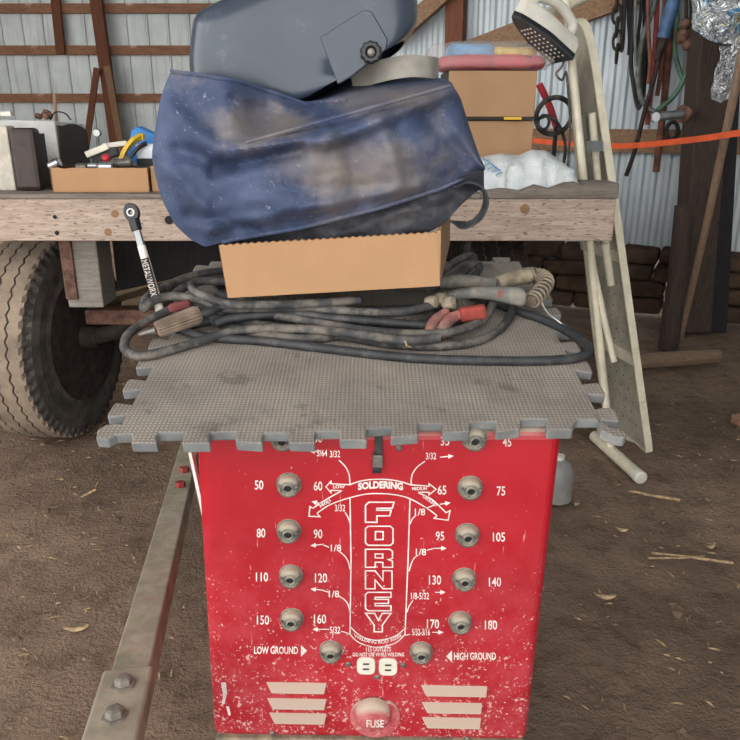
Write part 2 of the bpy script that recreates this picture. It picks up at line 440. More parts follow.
# girts of the far wall
n = 2
for py, hgt in ((8,.10),(50,.10),(98,.10)):
    zc = P(100, py, BY-.1).z
    mb = MB().box((-3.4, BY-.06, zc), (7.1, .06, hgt)); struct('trim_%d' % n, mb, 'girt'); n += 1
def plank(p0, p1, w, th, facing=(0,-1,0)):
    p0, p1 = Vector(p0), Vector(p1); d = (p1-p0).normalized(); f = Vector(facing); sd = d.cross(f).normalized(); f = sd.cross(d)
    m = MB(); m.hexa([p0-sd*w/2-f*th/2, p0+sd*w/2-f*th/2, p0+sd*w/2+f*th/2, p0-sd*w/2+f*th/2, p1-sd*w/2-f*th/2, p1+sd*w/2-f*th/2, p1+sd*w/2+f*th/2, p1-sd*w/2+f*th/2])
    return m
# posts at the far wall
def down(px0, py0, px1, py1, Yd, z):    # line through two pixels on the plane Y=Yd carried down to level z
    a, b = P(px0, py0, Yd), P(px1, py1, Yd); return a, a+(b-a)*((z-a.z)/(b.z-a.z))
a, b = down(95,-10,115,135,9.3,0.0)
struct('trim_5', plank(a+(a-b)*.5, b, .13, .09), 'stud')
a, b = P(54,-16,9.38), P(61,54,9.38)
struct('trim_6', plank(a, b, .10, .05), 'stud')
a, b = down(97,68,86,148,9.2,0.0)
thing('leaning_board', plank(a, b, .07, .03), 'stud', 'short dark brown board leaning against the far steel wall, left of the slanted post', 'board')
a, b = down(107,66,119,134,9.17,0.0)
thing('leaning_board', plank(a, b, .075, .03), 'stud_pale', 'short pale board leaning on the far wall just right of the slanted post', 'board')
# right wall framing
a, b = wallp(595,139,.045), wallp(800,139,.045)
d = (b-a).normalized(); a = wallp(400,139,.045); a = WA+WD*(WL0+.05)+WN*.04; a.z = CAMH-.13; b = WA+WD*(WL1-.05)+WN*.04; b.z = a.z
struct('trim_7', plank(a, b, .12, .045, tuple(-WN)), 'girt_r')
a, b = wallp(462,56,.05), wallp(640,-12,.05)
struct('trim_8', plank(a, b, .13, .05, tuple(-WN)), 'girt_r')
a, b = wallp(455,-30,.06), wallp(455,110,.06); a.z += .8
b2 = b.copy(); b2.z = .38
struct('trim_9', plank(a, Vector((b.x, b.y, .38)), .105, .06, tuple(-WN)), 'stud')
a, b = wallp(408,26,.12), wallp(444,-6,.12)
struct('trim_10', plank(a+(a-b)*.6, b+(b-a)*1.2, .09, .05, tuple(-WN)), 'girt_r')
#======================================================================= WELDER
ROLL = math.radians(1.25)     # it stands a little low on its right side
WXd = Vector((math.cos(ROLL), 0, -math.sin(ROLL))); WNn = Vector((0, -1, 0)); WZd = Vector((math.sin(ROLL), 0, math.cos(ROLL)))
FO = Vector((.009, .807, 0))
def Fp(px, py, off=0.0): return PP(px, py, FO+WNn*off, WNn)
def Floc(px, py, off=0.0): q = Fp(px, py, off)-FO; return q.dot(WXd), q.dot(WZd)
xl = (Floc(200,480)[0]+Floc(214.5,690)[0])/2-.0045; xr = (Floc(555,480)[0]+Floc(532.5,690)[0])/2+.002
zb = Floc(372,740)[1]
def WL(x, y, z): return FO + WXd*x - WNn*y + WZd*z     # y into the case
cx = (xl+xr)/2
welder = empty('welder', WL(cx, .22, 0), 'dusty red welder case with two columns of round sockets and white lettering', 'welder', mat=Matrix.Translation(WL(cx, .22, 0)) @ Matrix((WXd, Y, WZd)).transposed().to_4x4())
# mat plane
MY0, MS = .775, math.radians(9.4)
mat_o = Vector((0, MY0, CAMH-.345)); mat_v = Vector((0, math.cos(MS), math.sin(MS))); mat_n = Vector((0, -math.sin(MS), math.cos(MS)))
MT = .0125
def ztop(y): return (CAMH-.345) + (y-MY0)*math.tan(MS) - MT/math.cos(MS) - .001
WDp = .46
mb = MB()
q = []
for y in (0, WDp):
    for x, zz in ((xl,0),(xr,0),(xr,1),(xl,1)):
        p = WL(x, y, zb); 
        if zz: p = p + WZd*((ztop(p.y)-p.z)/WZd.z)
        q.append(p)
mb.hexa([q[0], q[1], q[5], q[4], q[3], q[2], q[6], q[7]])
body = mb.build('case', 'red', welder, bevel=.012, bseg=4)
mb = MB().hexa([WL(xl+.004,-.004,zb-.012), WL(xr-.004,-.004,zb-.012), WL(xr-.004,WDp,zb-.012), WL(xl+.004,WDp,zb-.012), WL(xl+.004,-.004,zb+.002), WL(xr-.004,-.004,zb+.002), WL(xr-.004,WDp,zb+.002), WL(xl+.004,WDp,zb+.002)])
mb.build('base_lip', 'tan_handle', welder, bevel=.003)
for x in (xl+.05, xr-.05):
    for y in (.05, WDp-.05):
        mb = MB().box(WL(x,y,(zb-.012+.09)/2), (.03,.03,zb-.012-.09)); lg = mb.build('leg', 'steel_dark', welder)
        mb = MB().lathe([(.012,-.014),(.045,-.012),(.045,.012),(.012,.014)], WL(x,y,.047), X, 20); mb.build('caster', 'black_plastic', lg)
# sockets
jacks = [(283,440),(474,440),(289,486),(470,489),(289,532),(467,536),(291,577),(464,580),(292,620),(460,623),(331,652),(421,653)]
for i, (px, py) in enumerate(jacks):
    c0 = Fp(px, py-2)
    mb = MB().lathe([(r_*.92, h_) for r_, h_ in [(.0172,-.002),(.0168,.0012),(.0150,.0016),(.0148,.0085),(.0132,.0120),(.0098,.0135),(.0090,.0118),(.0078,.0118),(.0070,.0150),(.0056,.0150),(.0050,.0110)]], c0, WNn, 28)
    j = mb.build('socket', 'socket', welder, smooth=True)
    MB().lathe([(.0050,.0100),(.0050,.0112)], c0, WNn, 14).build('plug_hole', 'hole', j)
    mb = MB()
    for sx in (-1, 1): mb.box(c0+WNn*.0130+WXd*.0105*sx+Z*.004, (.003,.003,.003))
    mb.build('pin', 'dull_metal', j)
# -------- printing
def strip(mb, pts, w, closed=False):
    p = [Vector(q) for q in pts]; n = len(p); w = w/2; out = []
    for i in range(n):
        a = p[i-1] if (closed or i > 0) else None; b = p[(i+1) % n] if (closed or i < n-1) else None
        d1 = (p[i]-a).normalized() if a is not None else None; d2 = (b-p[i]).normalized() if b is not None else None
        if d1 is None: d1 = d2
        if d2 is None: d2 = d1
        n1 = Vector((-d1.y, d1.x)); n2 = Vector((-d2.y, d2.x)); mN = n1+n2
        if mN.length < .05: mN = n1
        mN.normalize(); k = 1/max(.4, mN.dot(n1)); out.append((p[i]+mN*w*k, p[i]-mN*w*k))
    vs = []
    for a, b in out: vs += [WL(a.x, -.0006, a.y), WL(b.x, -.0006, b.y)]
    m = n if closed else n-1
    mb.add(vs, [(2*i, 2*i+1, 2*((i+1) % n)+1, 2*((i+1) % n)) for i in range(m)])
def pl(mb, pts, w=1.3, closed=False, smooth=0):
    if smooth: pts = [tuple(v[:2]) for v in spline([(a, b, 0) for a, b in pts], smooth)]
    strip(mb, [Vector(Floc(a, b)) for a, b in pts], w*.00121, closed)
_fc = {}
def glyphs(s, bold=0):
    if (s, bold) in _fc: return _fc[(s, bold)]
    cu = bpy.data.curves.new('t', 'FONT'); cu.body = s; cu.resolution_u = 3; cu.offset = bold
    o = bpy.data.objects.new('t', cu); col.objects.link(o)
    me = bpy.data.meshes.new_from_object(o.evaluated_get(bpy.context.evaluated_depsgraph_get()))
    vs = [v.co.copy() for v in me.vertices]; fs = [list(p.vertices) for p in me.polygons]
    bpy.data.objects.remove(o); bpy.data.meshes.remove(me); bpy.data.curves.remove(cu)
    x0 = min(v.x for v in vs); x1 = max(v.x for v in vs); y0 = min(v.y for v in vs); y1 = max(v.y for v in vs)
    _fc[(s, bold)] = ([((v.x-x0)/(x1-x0), (v.y-y0)/(y1-y0)) for v in vs], fs); return _fc[(s, bold)]
def text(mb, s, x0, y0, x1, y1, bold=.02, arc=None, ang=0, off=.0006):
    vs, fs = glyphs(s, bold); out = []; cxp, cyp = (x0+x1)/2, (y0+y1)/2
    for a, b in vs:
        px = lerp(x0, x1, a); py = lerp(y1, y0, b)
        if arc: py += arc*(1-(2*a-1)**2)
        if ang:
            dx, dy = px-cxp, py-cyp; px = cxp+dx*math.cos(ang)-dy*math.sin(ang); py = cyp+dx*math.sin(ang)+dy*math.cos(ang)
        x, z = Floc(px, py, off); out.append(WL(x, -off, z))
    mb.add(out, fs)
nums = [('30',318,438),('20',254,438),('50',259,485),('60',318,486),('80',261,533),('90',318,534),('110',262,577),('120',321,578),('150',263,620),('160',320,619),
        ('35',445,441),('45',507,442),('65',442,490),('75',501,491),('95',440,536),('105',499,537),('130',435,580),('140',495,582),('170',433,624),('180',491,625)]
for s, a, b in nums:
    w = 4.3 if len(s) == 2 else 6.1
    mb = MB(); text(mb, s, a-w, b-4.6, a+w, b+4.6, .012); mb.build('dial_number', 'print', welder, recalc=False)
def frac(s, a, b, w=5.2):
    text(mb, s, a-w, b-3.4, a+w, b+3.4, .012)
for f in (('5/64',322,453),('3/32',335,454),('3/32',340,508),('1/8',336,548),('1/8',334,594),('5/32',335,630),('3/32',431,456),('1/8',420,512),('1/8',421,552),('1/8-5/32',420,596,9),('5/32-3/16',421,632,9)):
    mb = MB(); frac(*f); mb.build('rod_size', 'print', welder, recalc=False)
mb = MB()
def arrow(a, b, h=3):
    pl(mb, [a, b], 1.2)
    d = Vector(b)-Vector(a); d.normalize(); n = Vector((-d.y, d.x)); b = Vector(b)
    pts = [b+d*h*1.2, b-d*h*.6+n*h*.8, b-d*h*.6-n*h*.8]
    vs = []
    for q in pts:
        x, z = Floc(q.x, q.y); vs.append(WL(x, -.0007, z))
    mb.add(vs, [(0,1,2)])
for a, b in (((320,451),(313,451)),((324,544),(314,545)),((324,590),(314,589)),((329,629),(316,629)),((440,457),(450,456)),((434,548),(443,548)),((435,592),(442,592)),((432,632),(440,632)),((323,504),(315,502)),((440,504),(447,503))): arrow(a, b)
for c in ([(350,484),(349,474),(345,466),(339,460)], [(350,523),(348,517),(345,512)], [(330,503),(324,501)], [(350,569),(348,561),(344,555),(339,551)], [(329,547),(322,544)], [(350,612),(348,604),(344,599),(339,596)],
          [(329,592),(322,590)], [(350,634),(345,632),(341,631)], [(411,484),(412,475),(417,467),(425,461)], [(410,524),(412,519),(416,515)], [(426,508),(434,505)], [(409,571),(411,564),(414,558),(418,555)],
          [(427,550),(434,548)], [(407,612),(409,606),(413,600)], [(405,635),(410,634)]): pl(mb, c, 1.2, False, 4)
pl(mb, [(350,498),(351,560),(350,634)]); pl(mb, [(410,499),(408,560),(405,634)])
pl(mb, [(350,626),(357,633),(366,638),(377,640),(389,638),(398,634),(405,628)], 1.2, False, 4)
pl(mb, [(350,634),(357,641),(366,645),(377,647),(389,645),(398,641),(405,634)], 1.2, False, 4)
# banner with four arrow ends
up = [(350,484.5),(358,481.5),(369,479.5),(380,479),(392,479.8),(403,482),(410,484.5)]
lo = [(310,515),(318,508),(332,500.5),(341,496.5),(350,494.5),(365,492.5),(379,492),(395,493.2),(410,497),(427,506),(439,516)]
pl(mb, up, 1.3, False, 3)
pl(mb, [(350,484.5),(331,483.5),(331,481),(326,486.5),(331,492.5),(331,490),(342,490.5)], 1.3)
pl(mb, [(410,484.5),(429,486),(429,483.5),(436,489),(429,494.5),(429,492),(418,492)], 1.3)
pl(mb, [(342,490.5),(330,497),(318,504.5),(313,508)], 1.3, False, 3)
pl(mb, [(313,508),(310,506.5),(309,516),(320,516.5),(317,513)], 1.3)
pl(mb, [(317,513),(328,505.5),(340,500.5),(350,497.5),(365,494),(379,493.3),(395,494.5),(410,498.5),(427,508),(437,515.5)], 1.3, False, 3)
pl(mb, [(437,515.5),(434,518),(448,520),(450,510.5),(446,512.5)], 1.3)
pl(mb, [(418,492.5),(430,498),(439,505.5),(446,512.5)], 1.3, False, 3)
for tri in (((301,644.5),(307,650.5),(301,656.5)), ((452,650),(446,656),(452,662))):
    vs = []
    for a, b in tri:
        x, z = Floc(a, b); vs.append(WL(x, -.0007, z))
    mb.add(vs, [(0,1,2)])
mb.build('printed_diagram', 'print', welder, recalc=False)
for s, x0, y0, x1, y1, kw in (('SOLDERING',358,483,403,490.5,dict(arc=-2,bold=.045)),('LOW',333,485,345,488.4,dict(bold=.03)),('MEDIUM',412,487,427,490.2,dict(bold=.03)),('HIGH',319,501.6,331,504.8,dict(ang=-.55,bold=.03)),
          ('GROUND',421.5,499.3,438,502.3,dict(ang=.62,bold=.03)),('WELDING ROD SIZES',354,633.2,401.5,636.6,dict(arc=7.2,bold=.02)),('115 OUTLETS',366,647,391,651.5,dict(bold=.02)),('DO NOT USE WHILE WELDING',353,652.5,404,656.5,dict(bold=.02)),
          ('LOW GROUND',254,646.5,298,654,dict(bold=.02)),('HIGH GROUND',454,652.5,496,660,dict(bold=.02))):
    mb = MB(); text(mb, s, x0, y0, x1, y1, **kw); mb.build('lettering', 'print', welder, recalc=False)
L = {'F':[[(0,.0),(0,.85),(.12,1),(1,1),(.94,.70),(.40,.70),(.40,.60),(.90,.60),(.85,.32),(.40,.32),(.40,0)]],
     'O':[[(.0,.12),(0,.88),(.1,1),(.9,1),(1,.88),(1,.12),(.9,0),(.1,0)],[(.36,.30),(.36,.72),(.64,.72),(.64,.30)]],
     'R':[[(0,0),(0,1),(.9,1),(1,.88),(1,.5),(.86,.42),(1,.34),(1,0),(.64,0),(.64,.28),(.36,.28),(.36,0)],[(.36,.52),(.36,.74),(.64,.74),(.64,.52)]],
     'N':[[(0,0),(0,1),(.36,1),(.66,.46),(.66,1),(1,1),(1,0),(.66,0),(.36,.50),(.36,0)]],
     'E':[[(.1,0),(0,.12),(0,.88),(.1,1),(1,1),(1,.73),(.38,.73),(.38,.62),(.9,.62),(.9,.40),(.38,.40),(.38,.27),(1,.27),(1,0)]],
     'Y':[[(.34,0),(.34,.36),(0,1),(.36,1),(.5,.62),(.66,1),(1,1),(.66,.36),(.66,0)]]}
for ch, x0, y0, x1, y1 in (('F',365.5,502,394,522),('O',365.5,526,393,545),('R',365.5,549,392.5,567),('N',365.5,570.5,392,588.5),('E',365.5,592,391,610.5),('Y',365.5,613,391,631.5)):
    mb = MB()
    for poly in L[ch]: pl(mb, [(lerp(x0, x1, a), lerp(y1, y0, b)) for a, b in poly], 1.5, True)
    mb.build('outlined_letter', 'print', welder, recalc=False)
# scuff on the left edge
mb = MB(); vs = []
for a, b in ((221,682),(226,682),(227,692),(225,703),(222,705),(223,694)):
    x, z = Floc(a, b); vs.append(WL(x, -.0006, z))
mb.add(vs, [list(range(6))]); 
vs = []
for a, b in ((226,706),(229,706),(231,714),(229,716)):
    x, z = Floc(a, b); vs.append(WL(x, -.0006, z))
mb.add(vs, [list(range(4))]); mb.build('scuff', 'chip', welder, recalc=False)
# louvres
for side in (0, 1):
    for (y0, y1, xa, xb) in (((681,696,265,327),(697,711,266,327),(711.5,722,268,327)) if side == 0 else ((684,698,420,487),(701,713,421,482),(716,726,421,481))):
        a, b = Floc(xa, y0), Floc(xb, y1-2); w = b[0]-a[0]; zt = a[1]-.001; zl = zt-.0185; p = .0125; ins = .010
        mb = MB()
        il, ir = (ins, .003) if side == 0 else (.008, .003)
        mb.add([WL(a[0],.001,zt), WL(b[0],.001,zt), WL(b[0]-ir,-p,zt-.0085), WL(a[0]+il,-p,zt-.0085), WL(a[0]+il,.001,zl), WL(b[0]-ir,.001,zl)],
               [(0,3,2,1),(3,4,5,2),(0,4,3),(1,2,5)])
        mb.build('louvre', 'red_dusty', welder, bevel=.0015)
# outlets and screws
for px, py in ((366,665),(388,666)):
    a = Floc(px-9, py-8.5); b = Floc(px+9, py+8.5); ccx, ccz = (a[0]+b[0])/2, (a[1]+b[1])/2; rx, rz = (b[0]-a[0])/2, (a[1]-b[1])/2
    pts = [WL(ccx+rx*math.copysign(abs(math.cos(t))**.55, math.cos(t)), .001, ccz+rz*math.copysign(abs(math.sin(t))**.55, math.sin(t))) for t in [2*PI*k/28 for k in range(28)]]
    o = MB().prism(pts, WNn*.004).build('outlet', 'ivory', welder, bevel=.001)
    mb = MB()
    for dz in (.0042, -.0040): mb.box(WL(ccx, -.0031, ccz+dz), (.0085,.001,.0022))
    mb.build('slot', 'black_yellow', o)
for px, py in ((348,664),(403,665),(377,677),(272,733),(467,739),(399,448)):
    MB().lathe([(.0042,-.001),(.0040,.0012),(.0022,.0022)], Fp(px, py), WNn, 12).build('screw', 'dull_metal', welder)
# fuse holder
c0 = Fp(375, 716)
mb = MB(); R0 = .0345
pts = [c0+WXd*R0*math.cos(t)+Z*min(R0*math.sin(t), R0*.78)+WNn*-.001 for t in [2*PI*k/48 for k in range(48)]]
fh = mb.prism(pts, WNn*.0050).build('fuse_holder', 'red_dusty', welder, bevel=.0015)
cap = MB().lathe([(.0255,.003),(.0248,.009),(.0225,.0135),(.0185,.0165),(.0120,.0180),(.0118,.0176)], c0-WXd*.003+Z*.009, WNn, 32).build('fuse_cap', 'red_dusty', fh, smooth=True)
mb = MB(); text(mb, 'FUSE', 366.5, 720, 384, 727.5, .02, off=.0187); mb.build('cap_lettering', 'print', fh, recalc=False)
# latch
a = Floc(380,420); b = Floc(380,470)
mb = MB().box(WL(a[0]-.001,-.003,(Floc(380,428)[1]+Floc(380,457)[1])/2), (.0095,.003,Floc(380,425)[1]-Floc(380,457)[1]))
lt = mb.build('latch', 'steel_dark', welder, bevel=.0008)
MB().box(WL(a[0]-.0015,-.006,Floc(380,458)[1]), (.0125,.010,.017)).build('latch_catch', 'dull_metal', lt, bevel=.0015)
MB().box(WL(a[0]-.002,-.006,Floc(380,467)[1]), (.0110,.010,.007)).build('latch_tip', 'black_plastic', lt, bevel=.001)
#======================================================================= FOAM MAT
def ML(u, v, h=0): return mat_o + X*u + mat_v*v + mat_n*h
def Mp(px, py, h=0): return PP(px, py, mat_o+mat_n*h, mat_n)
def Muv(px, py): q = Mp(px, py)-mat_o; return q.x, q.dot(mat_v)
fr = [(130.6,434),(132,439),(130.6,443),(157,443),(156,436.5),(159,432.6),(184.5,432.6),(183,438),(181.7,443.5),(210,443),(209,437),(211,432),(236,431.6),(235,437),(236,441.5),(262.6,443),(262,438),(264,433),(289,433),(288,438),(289,442.6),(315,443),(314.5,436),(316,431),(340,430.5),(339,435),(340,440),(367,440),(366,434),(367,428.5),(392.7,427.5),(391,432),(390.5,437),(418.6,435),(418,429),(419,423),(443,423),(442.5,428),(443,433),(469.6,431.5),(469,427),(471,422.5),(496,421.5),(495.5,427),(496,431.5),(520.5,429),(520,424),(522,419.5),(547,419),(546,425),(547,430),(573,430),(573,425),(577,419.5),(598,419.5),(599,425),(601,430)]
uvf = [Muv(a, b) for a, b in fr]
ue = Muv(601,420)[0]; uw = Muv(119,428)[0]; ve = .012
per, tw, td = .0605, .017, .021
out = [(uw-.020, -.006), (uw-.006, -.008), (uw+.001, .001)] + uvf
out += [(ue+.006,-.004),(ue+.016,-.006),(ue+.022,.002),(ue+.020,.010),(ue+.006,.018)]
VL = .575
v = .046
right = []
while v < VL-.02:
    right += [(ue, v-.012),(ue+.004,v-.0135),(ue+td,v-.017),(ue+td+.002,v-.010),(ue+td+.002,v+.010),(ue+td,v+.017),(ue+.004,v+.0135),(ue,v+.012)]; v += per
out += right + [(ue, VL)]
u = ue-.03
while u > uw+.02:
    out += [(u+.0135,VL),(u+.017,VL+td),(u-.017,VL+td),(u-.0135,VL)]; u -= per
out += [(uw, VL)]
v = .056; left = []
while v < VL-.02:
    left.append([(uw,v-.012),(uw-.004,v-.0135),(uw-td,v-.017),(uw-td-.002,v-.010),(uw-td-.002,v+.010),(uw-td,v+.017),(uw-.004,v+.0135),(uw,v+.012)]); v += per
for tb in left[::-1]: out += tb[::-1]
out += [(uw,.024),(uw-.008,.026),(uw-.018,.022),(uw-.024,.012)]
b = bmesh.new()
Mm = Matrix((X, mat_v, mat_n)).transposed().to_4x4(); Mm.translation = mat_o
top = [b.verts.new((u, v, 0)) for u, v in out]; bot = [b.verts.new((u*.998, v, -MT)) for u, v in out]
f = b.faces.new(top); b.faces.new(bot[::-1]); nn = len(out)
for i in range(nn):
    g = b.faces.new((top[i], bot[i], bot[(i+1) % nn], top[(i+1) % nn])); g.material_index = 1
bmesh.ops.recalc_face_normals(b, faces=b.faces)
bmesh.ops.triangulate(b, faces=[x for x in b.faces if len(x.verts) > 4])
me = bpy.data.meshes.new('foam_mat'); b.to_mesh(me); b.free()
me.materials.append(M['foam']); me.materials.append(M['foam_edge'])
fm = bpy.data.objects.new('foam_mat', me); col.objects.link(fm); fm.matrix_world = Mm; MW[fm.name] = Mm.copy()
md = fm.modifiers.new('bevel', 'BEVEL'); md.width = .002; md.segments = 2; md.limit_method = 'ANGLE'; md.angle_limit = math.radians(50)
tag(fm, 'grey foam floor mat tile with jigsaw edges lying over the red welder', 'foam mat')
#======================================================================= CABLES
CR = .0066
def cable(parent, pts, mat='rubber', r=CR, n=9, name='cable', hs=1):
    path = spline([Mp(a, b, h) for a, b, h in pts], 8)
    return MB().tube(path, r, n).build(name, mat, parent, smooth=True)
el = empty('electrode_lead', Mp(400,340,0), 'long black welding cable looping to the right mat edge, with a tan spring-tailed holder', 'welding cable', 'welding leads')
gl = empty('ground_lead', Mp(250,335,0), 'dusty black welding cable coiled at the left of the mat with a pink-jawed clamp', 'welding cable', 'welding leads')
r_ = CR
cable(el, [(470,296,.012),(500,305,.008),(520,312,r_),(549,322,r_),(578,338,r_),(589,350,r_),(576,358,r_),(530,361,r_),(460,360,r_),(400,357,r_),(330,349,r_),(260,341,r_),(215,338,r_),(190,333,.009),(172,322,.016)], 'rubber2')
cable(el, [(486,282,.03),(508,295,.022),(513,306,.014),(504,325,r_),(480,340,r_),(443,346,r_),(391,344,r_),(330,334,.008),(280,328,.012),(240,322,.012),(205,316,.016)])
cable(el, [(480,285,.028),(493,300,.022),(482,320,.018),(455,331,.018),(420,334,.018),(370,331,.018),(330,325,.018),(290,318,.02),(250,312,.022)])
cable(gl, [(440,338,.02),(400,340,.02),(350,333,.02),(300,329,.018),(240,330,.016),(200,341,.009),(170,350,.008),(140,356,.008),(125,349,.008),(128,335,.009),(145,322,.012),(165,312,.016),(190,300,.02),(230,292,.02)])
cable(gl, [(345,306,.028),(300,308,.03),(250,309,.032),(225,309,.032),(205,302,.033),(185,297,.034),(165,297,.032),(150,303,.028),(144,309,.022),(146,299,.022),(160,289,.022),(188,277,.022),(220,271,.022),(270,266,.022)])
cable(gl, [(360,300,.036),(300,304,.04),(250,305,.042),(225,303,.042),(204,296,.044),(192,288,.046),(196,282,.046),(215,281,.044),(245,284,.04),(290,288,.036)])
cable(gl, [(445,302,.03),(430,306,.03),(400,312,.028),(360,312,.028),(300,308,.026),(260,304,.024),(230,298,.022),(215,290,.022),(230,284,.022),(270,280,.022)])
cable(gl, [(452,318,.02),(430,325,.018),(380,322,.02),(330,318,.022),(290,314,.022),(235,318,.024),(215,324,.02)], 'rubber2')
cable(el, [(420,282,.012),(440,272,.014),(458,260,.018),(470,256,.02),(474,259,.018),(466,270,.016),(450,284,.014)])
cable(el, [(430,290,.012),(450,278,.014),(468,266,.018),(477,264,.02),(480,268,.018),(470,280,.016)])
cable(gl, [(455,300,.012),(420,308,.012),(370,310,.012),(300,312,.012),(250,315,.012),(205,322,.010),(175,330,.008)], 'rubber2')
cable(gl, [(470,312,.010),(440,330,.007),(380,328,.008),(320,338,.007),(270,336,.008),(225,325,.010),(195,310,.016),(175,295,.020),(200,282,.020),(250,276,.018)])
cable(el, [(500,290,.014),(480,306,.012),(440,318,.012),(390,330,.007),(330,326,.008),(280,320,.010)], 'rubber2')
# tan holder with spring tail
hd = MB()
p = spline([Mp(497,284,.036), Mp(510,279,.040), Mp(528,276,.042), Mp(540,276,.042), Mp(546,282,.042), Mp(540,292,.038), Mp(531,301,.034)], 6)
hd.tube(p[:14], [.0115]*7+[.0125]*7, 14); holder = hd.build('holder_handle', 'tan_handle', el, smooth=True)
sp_ = p[12:]
cu = []; m = len(sp_); turns = 13
for i in range(turns*12+1):
    s = i/(turns*12)*(m-1); k = min(int(s), m-2); c0 = sp_[k].lerp(sp_[k+1], s-k); tg = (sp_[k+1]-sp_[k]).normalized()
    u = tg.cross(Z).normalized(); w = tg.cross(u); a = 2*PI*i/12; cu.append(c0+(u*math.cos(a)+w*math.sin(a))*.0115)
MB().tube(cu, .0019, 6).build('spring', 'tan_handle', holder, smooth=True)
MB().tube(sp_, .0085, 12).build('cable_sleeve', 'brown_handle', holder, smooth=True)
p = [Mp(440,283,.032), Mp(460,281,.036), Mp(480,282,.036), Mp(497,284,.036)]
MB().tube(p, [.010,.011,.010,.009], 12).build('grey_hose', 'grey_rubber', el, smooth=True)
# lever arm
pa = [Mp(438,300,.034), Mp(455,294,.038), Mp(478,292,.042), Mp(500,294,.044), Mp(520,297,.044), Mp(527,298,.043)]
ws = [.013,.016,.019,.026,.032,.026]; mb = MB(); vs = []
for q, w in zip(pa, ws):
    for a, b in ((-1,-.5),(1,-.5),(1,.5),(-1,.5)): vs.append(q + Z*(a*w*.5) + Y*(b*.020))
mb.add(vs, [(i*4+k, i*4+(k+1) % 4, (i+1)*4+(k+1) % 4, (i+1)*4+k) for i in range(5) for k in range(4)] + [(3,2,1,0),(20,21,22,23)])
lv = mb.build('holder_lever', 'grey_rubber', el, smooth=True, sub=2)
MB().box(Mp(503,293,.044)+Vector((.004,-.0098,0)), (.026,.006,.011), Matrix.Rotation(.1, 3, 'Y')).build('red_stain', 'red_rag', lv, bevel=.0012)
# clamp jaws
for pts, rr in (([(462,314,.026),(452,318,.024),(446,324,.022),(444,331,.018),(447,336,.014)],[.008,.009,.009,.008,.006]), ([(446,312,.026),(438,318,.024),(432,325,.02),(430,332,.016),(434,337,.012)],[.007,.008,.008,.0075,.006])):
    MB().tube(spline([Mp(*q) for q in pts], 4), [rr[min(4, i//4)] for i in range(17)], 10).build('clamp_jaw', 'pink_jaw', gl, smooth=True)
MB().box(Mp(440,330,.016), (.012,.012,.014)).build('clamp_contact', 'dull_metal', gl, bevel=.002)
MB().box(Mp(473,313,.03), (.038,.016,.021), Matrix.Rotation(-.15, 3, 'Y')).build('clamp_grip', 'red_rag', gl, bevel=.004)
for q in ((432,302,.034),(441,299,.036),(449,303,.034)):
    MB().lathe([(.004,-.010),(.0095,-.008),(.0105,0),(.0095,.008),(.004,.010)], Mp(*q), (.8,-.5,.2), 10).build('clamp_bolt', 'tan_handle', gl, smooth=True)
# ribbed plug at the left
a, b = Mp(156,330,.024), Mp(200,314,.034); ax = (b-a)
mb = MB(); ax_n = ax.normalized(); u = ax_n.cross(Z).normalized(); w = ax_n.cross(u); vs = []; nseg = 36
for s_, rs in ((0,.007),(.04,.011),(.9,.0132),(1,.011)):
    for k in range(nseg):
        r = rs*(1.06 if k % 2 else .93); t_ = 2*PI*k/nseg; vs.append(a+ax*s_+(u*math.cos(t_)+w*math.sin(t_))*r)
mb.add(vs, [(i*nseg+k, i*nseg+(k+1) % nseg, (i+1)*nseg+(k+1) % nseg, (i+1)*nseg+k) for i in range(3) for k in range(nseg)] + [list(range(nseg))[::-1], [3*nseg+k for k in range(nseg)]])
pg = mb.build('ribbed_plug', 'brown_handle', gl)
MB().tube([Mp(139,335,.018), Mp(148,332,.021), a], [.0035,.004,.005], 10).build('plug_pin', 'dull_metal', pg, smooth=True)
MB().tube(spline([b, Mp(210,312,.034), Mp(220,307,.036), Mp(232,307,.036)], 5), .0062, 9).build('plug_cable', 'rubber2', pg, smooth=True)
MB().box(Mp(180,306,.034), (.034,.012,.013), Matrix.Rotation(-.25, 3, 'Y'))\
    .build('red_tape', 'maroon', gl, bevel=.004)
# white wire tie
thing('wire_tie', MB().tube(spline([Mp(541,298,.03), Mp(543,305,.012), Mp(548,313,.009), Mp(558,321,.014), Mp(568,329,.006)], 5), .0012, 6), 'white_plastic', 'thin white wire tie hanging beside the spring tail on the mat', 'wire tie', smooth=True)
thing('straw_wisp', MB().tube([Mp(405,341,.03), Mp(407,346,.025), Mp(411,347,.022)], .0012, 5), 'straw', 'short straw wisp caught on the cable beside the pink clamp jaws', 'straw')
#======================================================================= RATCHET ROD
ry = Mp(163,318,0).y
a, b = P(163,321,ry-.0), P(130,206,ry+.03)
ax = (a-b)
rod = empty('metal_rod_tool', a, 'white tapered rod with a black eye grip standing in the cable coil', 'hand tool')
def on(t): return b+ax*t
MB().lathe([(.0062,0),(.0068,ax.length*.66)], on(.34), ax, 16).build('shaft', 'white_plastic', rod, smooth=True)
MB().lathe([(.0058,0),(.0060,ax.length*.155)], on(.19), ax, 8).build('ferrule', 'zinc', rod)
mb = MB(); axn = ax.normalized(); side = axn.cross(Y).normalized(); nf = axn.cross(side)
if nf.y > 0: nf = -nf
cpt = on(.055); pr = []
N = 24; ro, ri = .0112, .0048
vs = []
for k in range(N):
    t_ = 2*PI*k/N; d = side*math.cos(t_)+axn*math.sin(t_)*1.25
    for rr, hh in ((ri,-.005),(ro,-.005),(ro,.005),(ri,.005)): vs.append(cpt+d*rr+nf*hh)
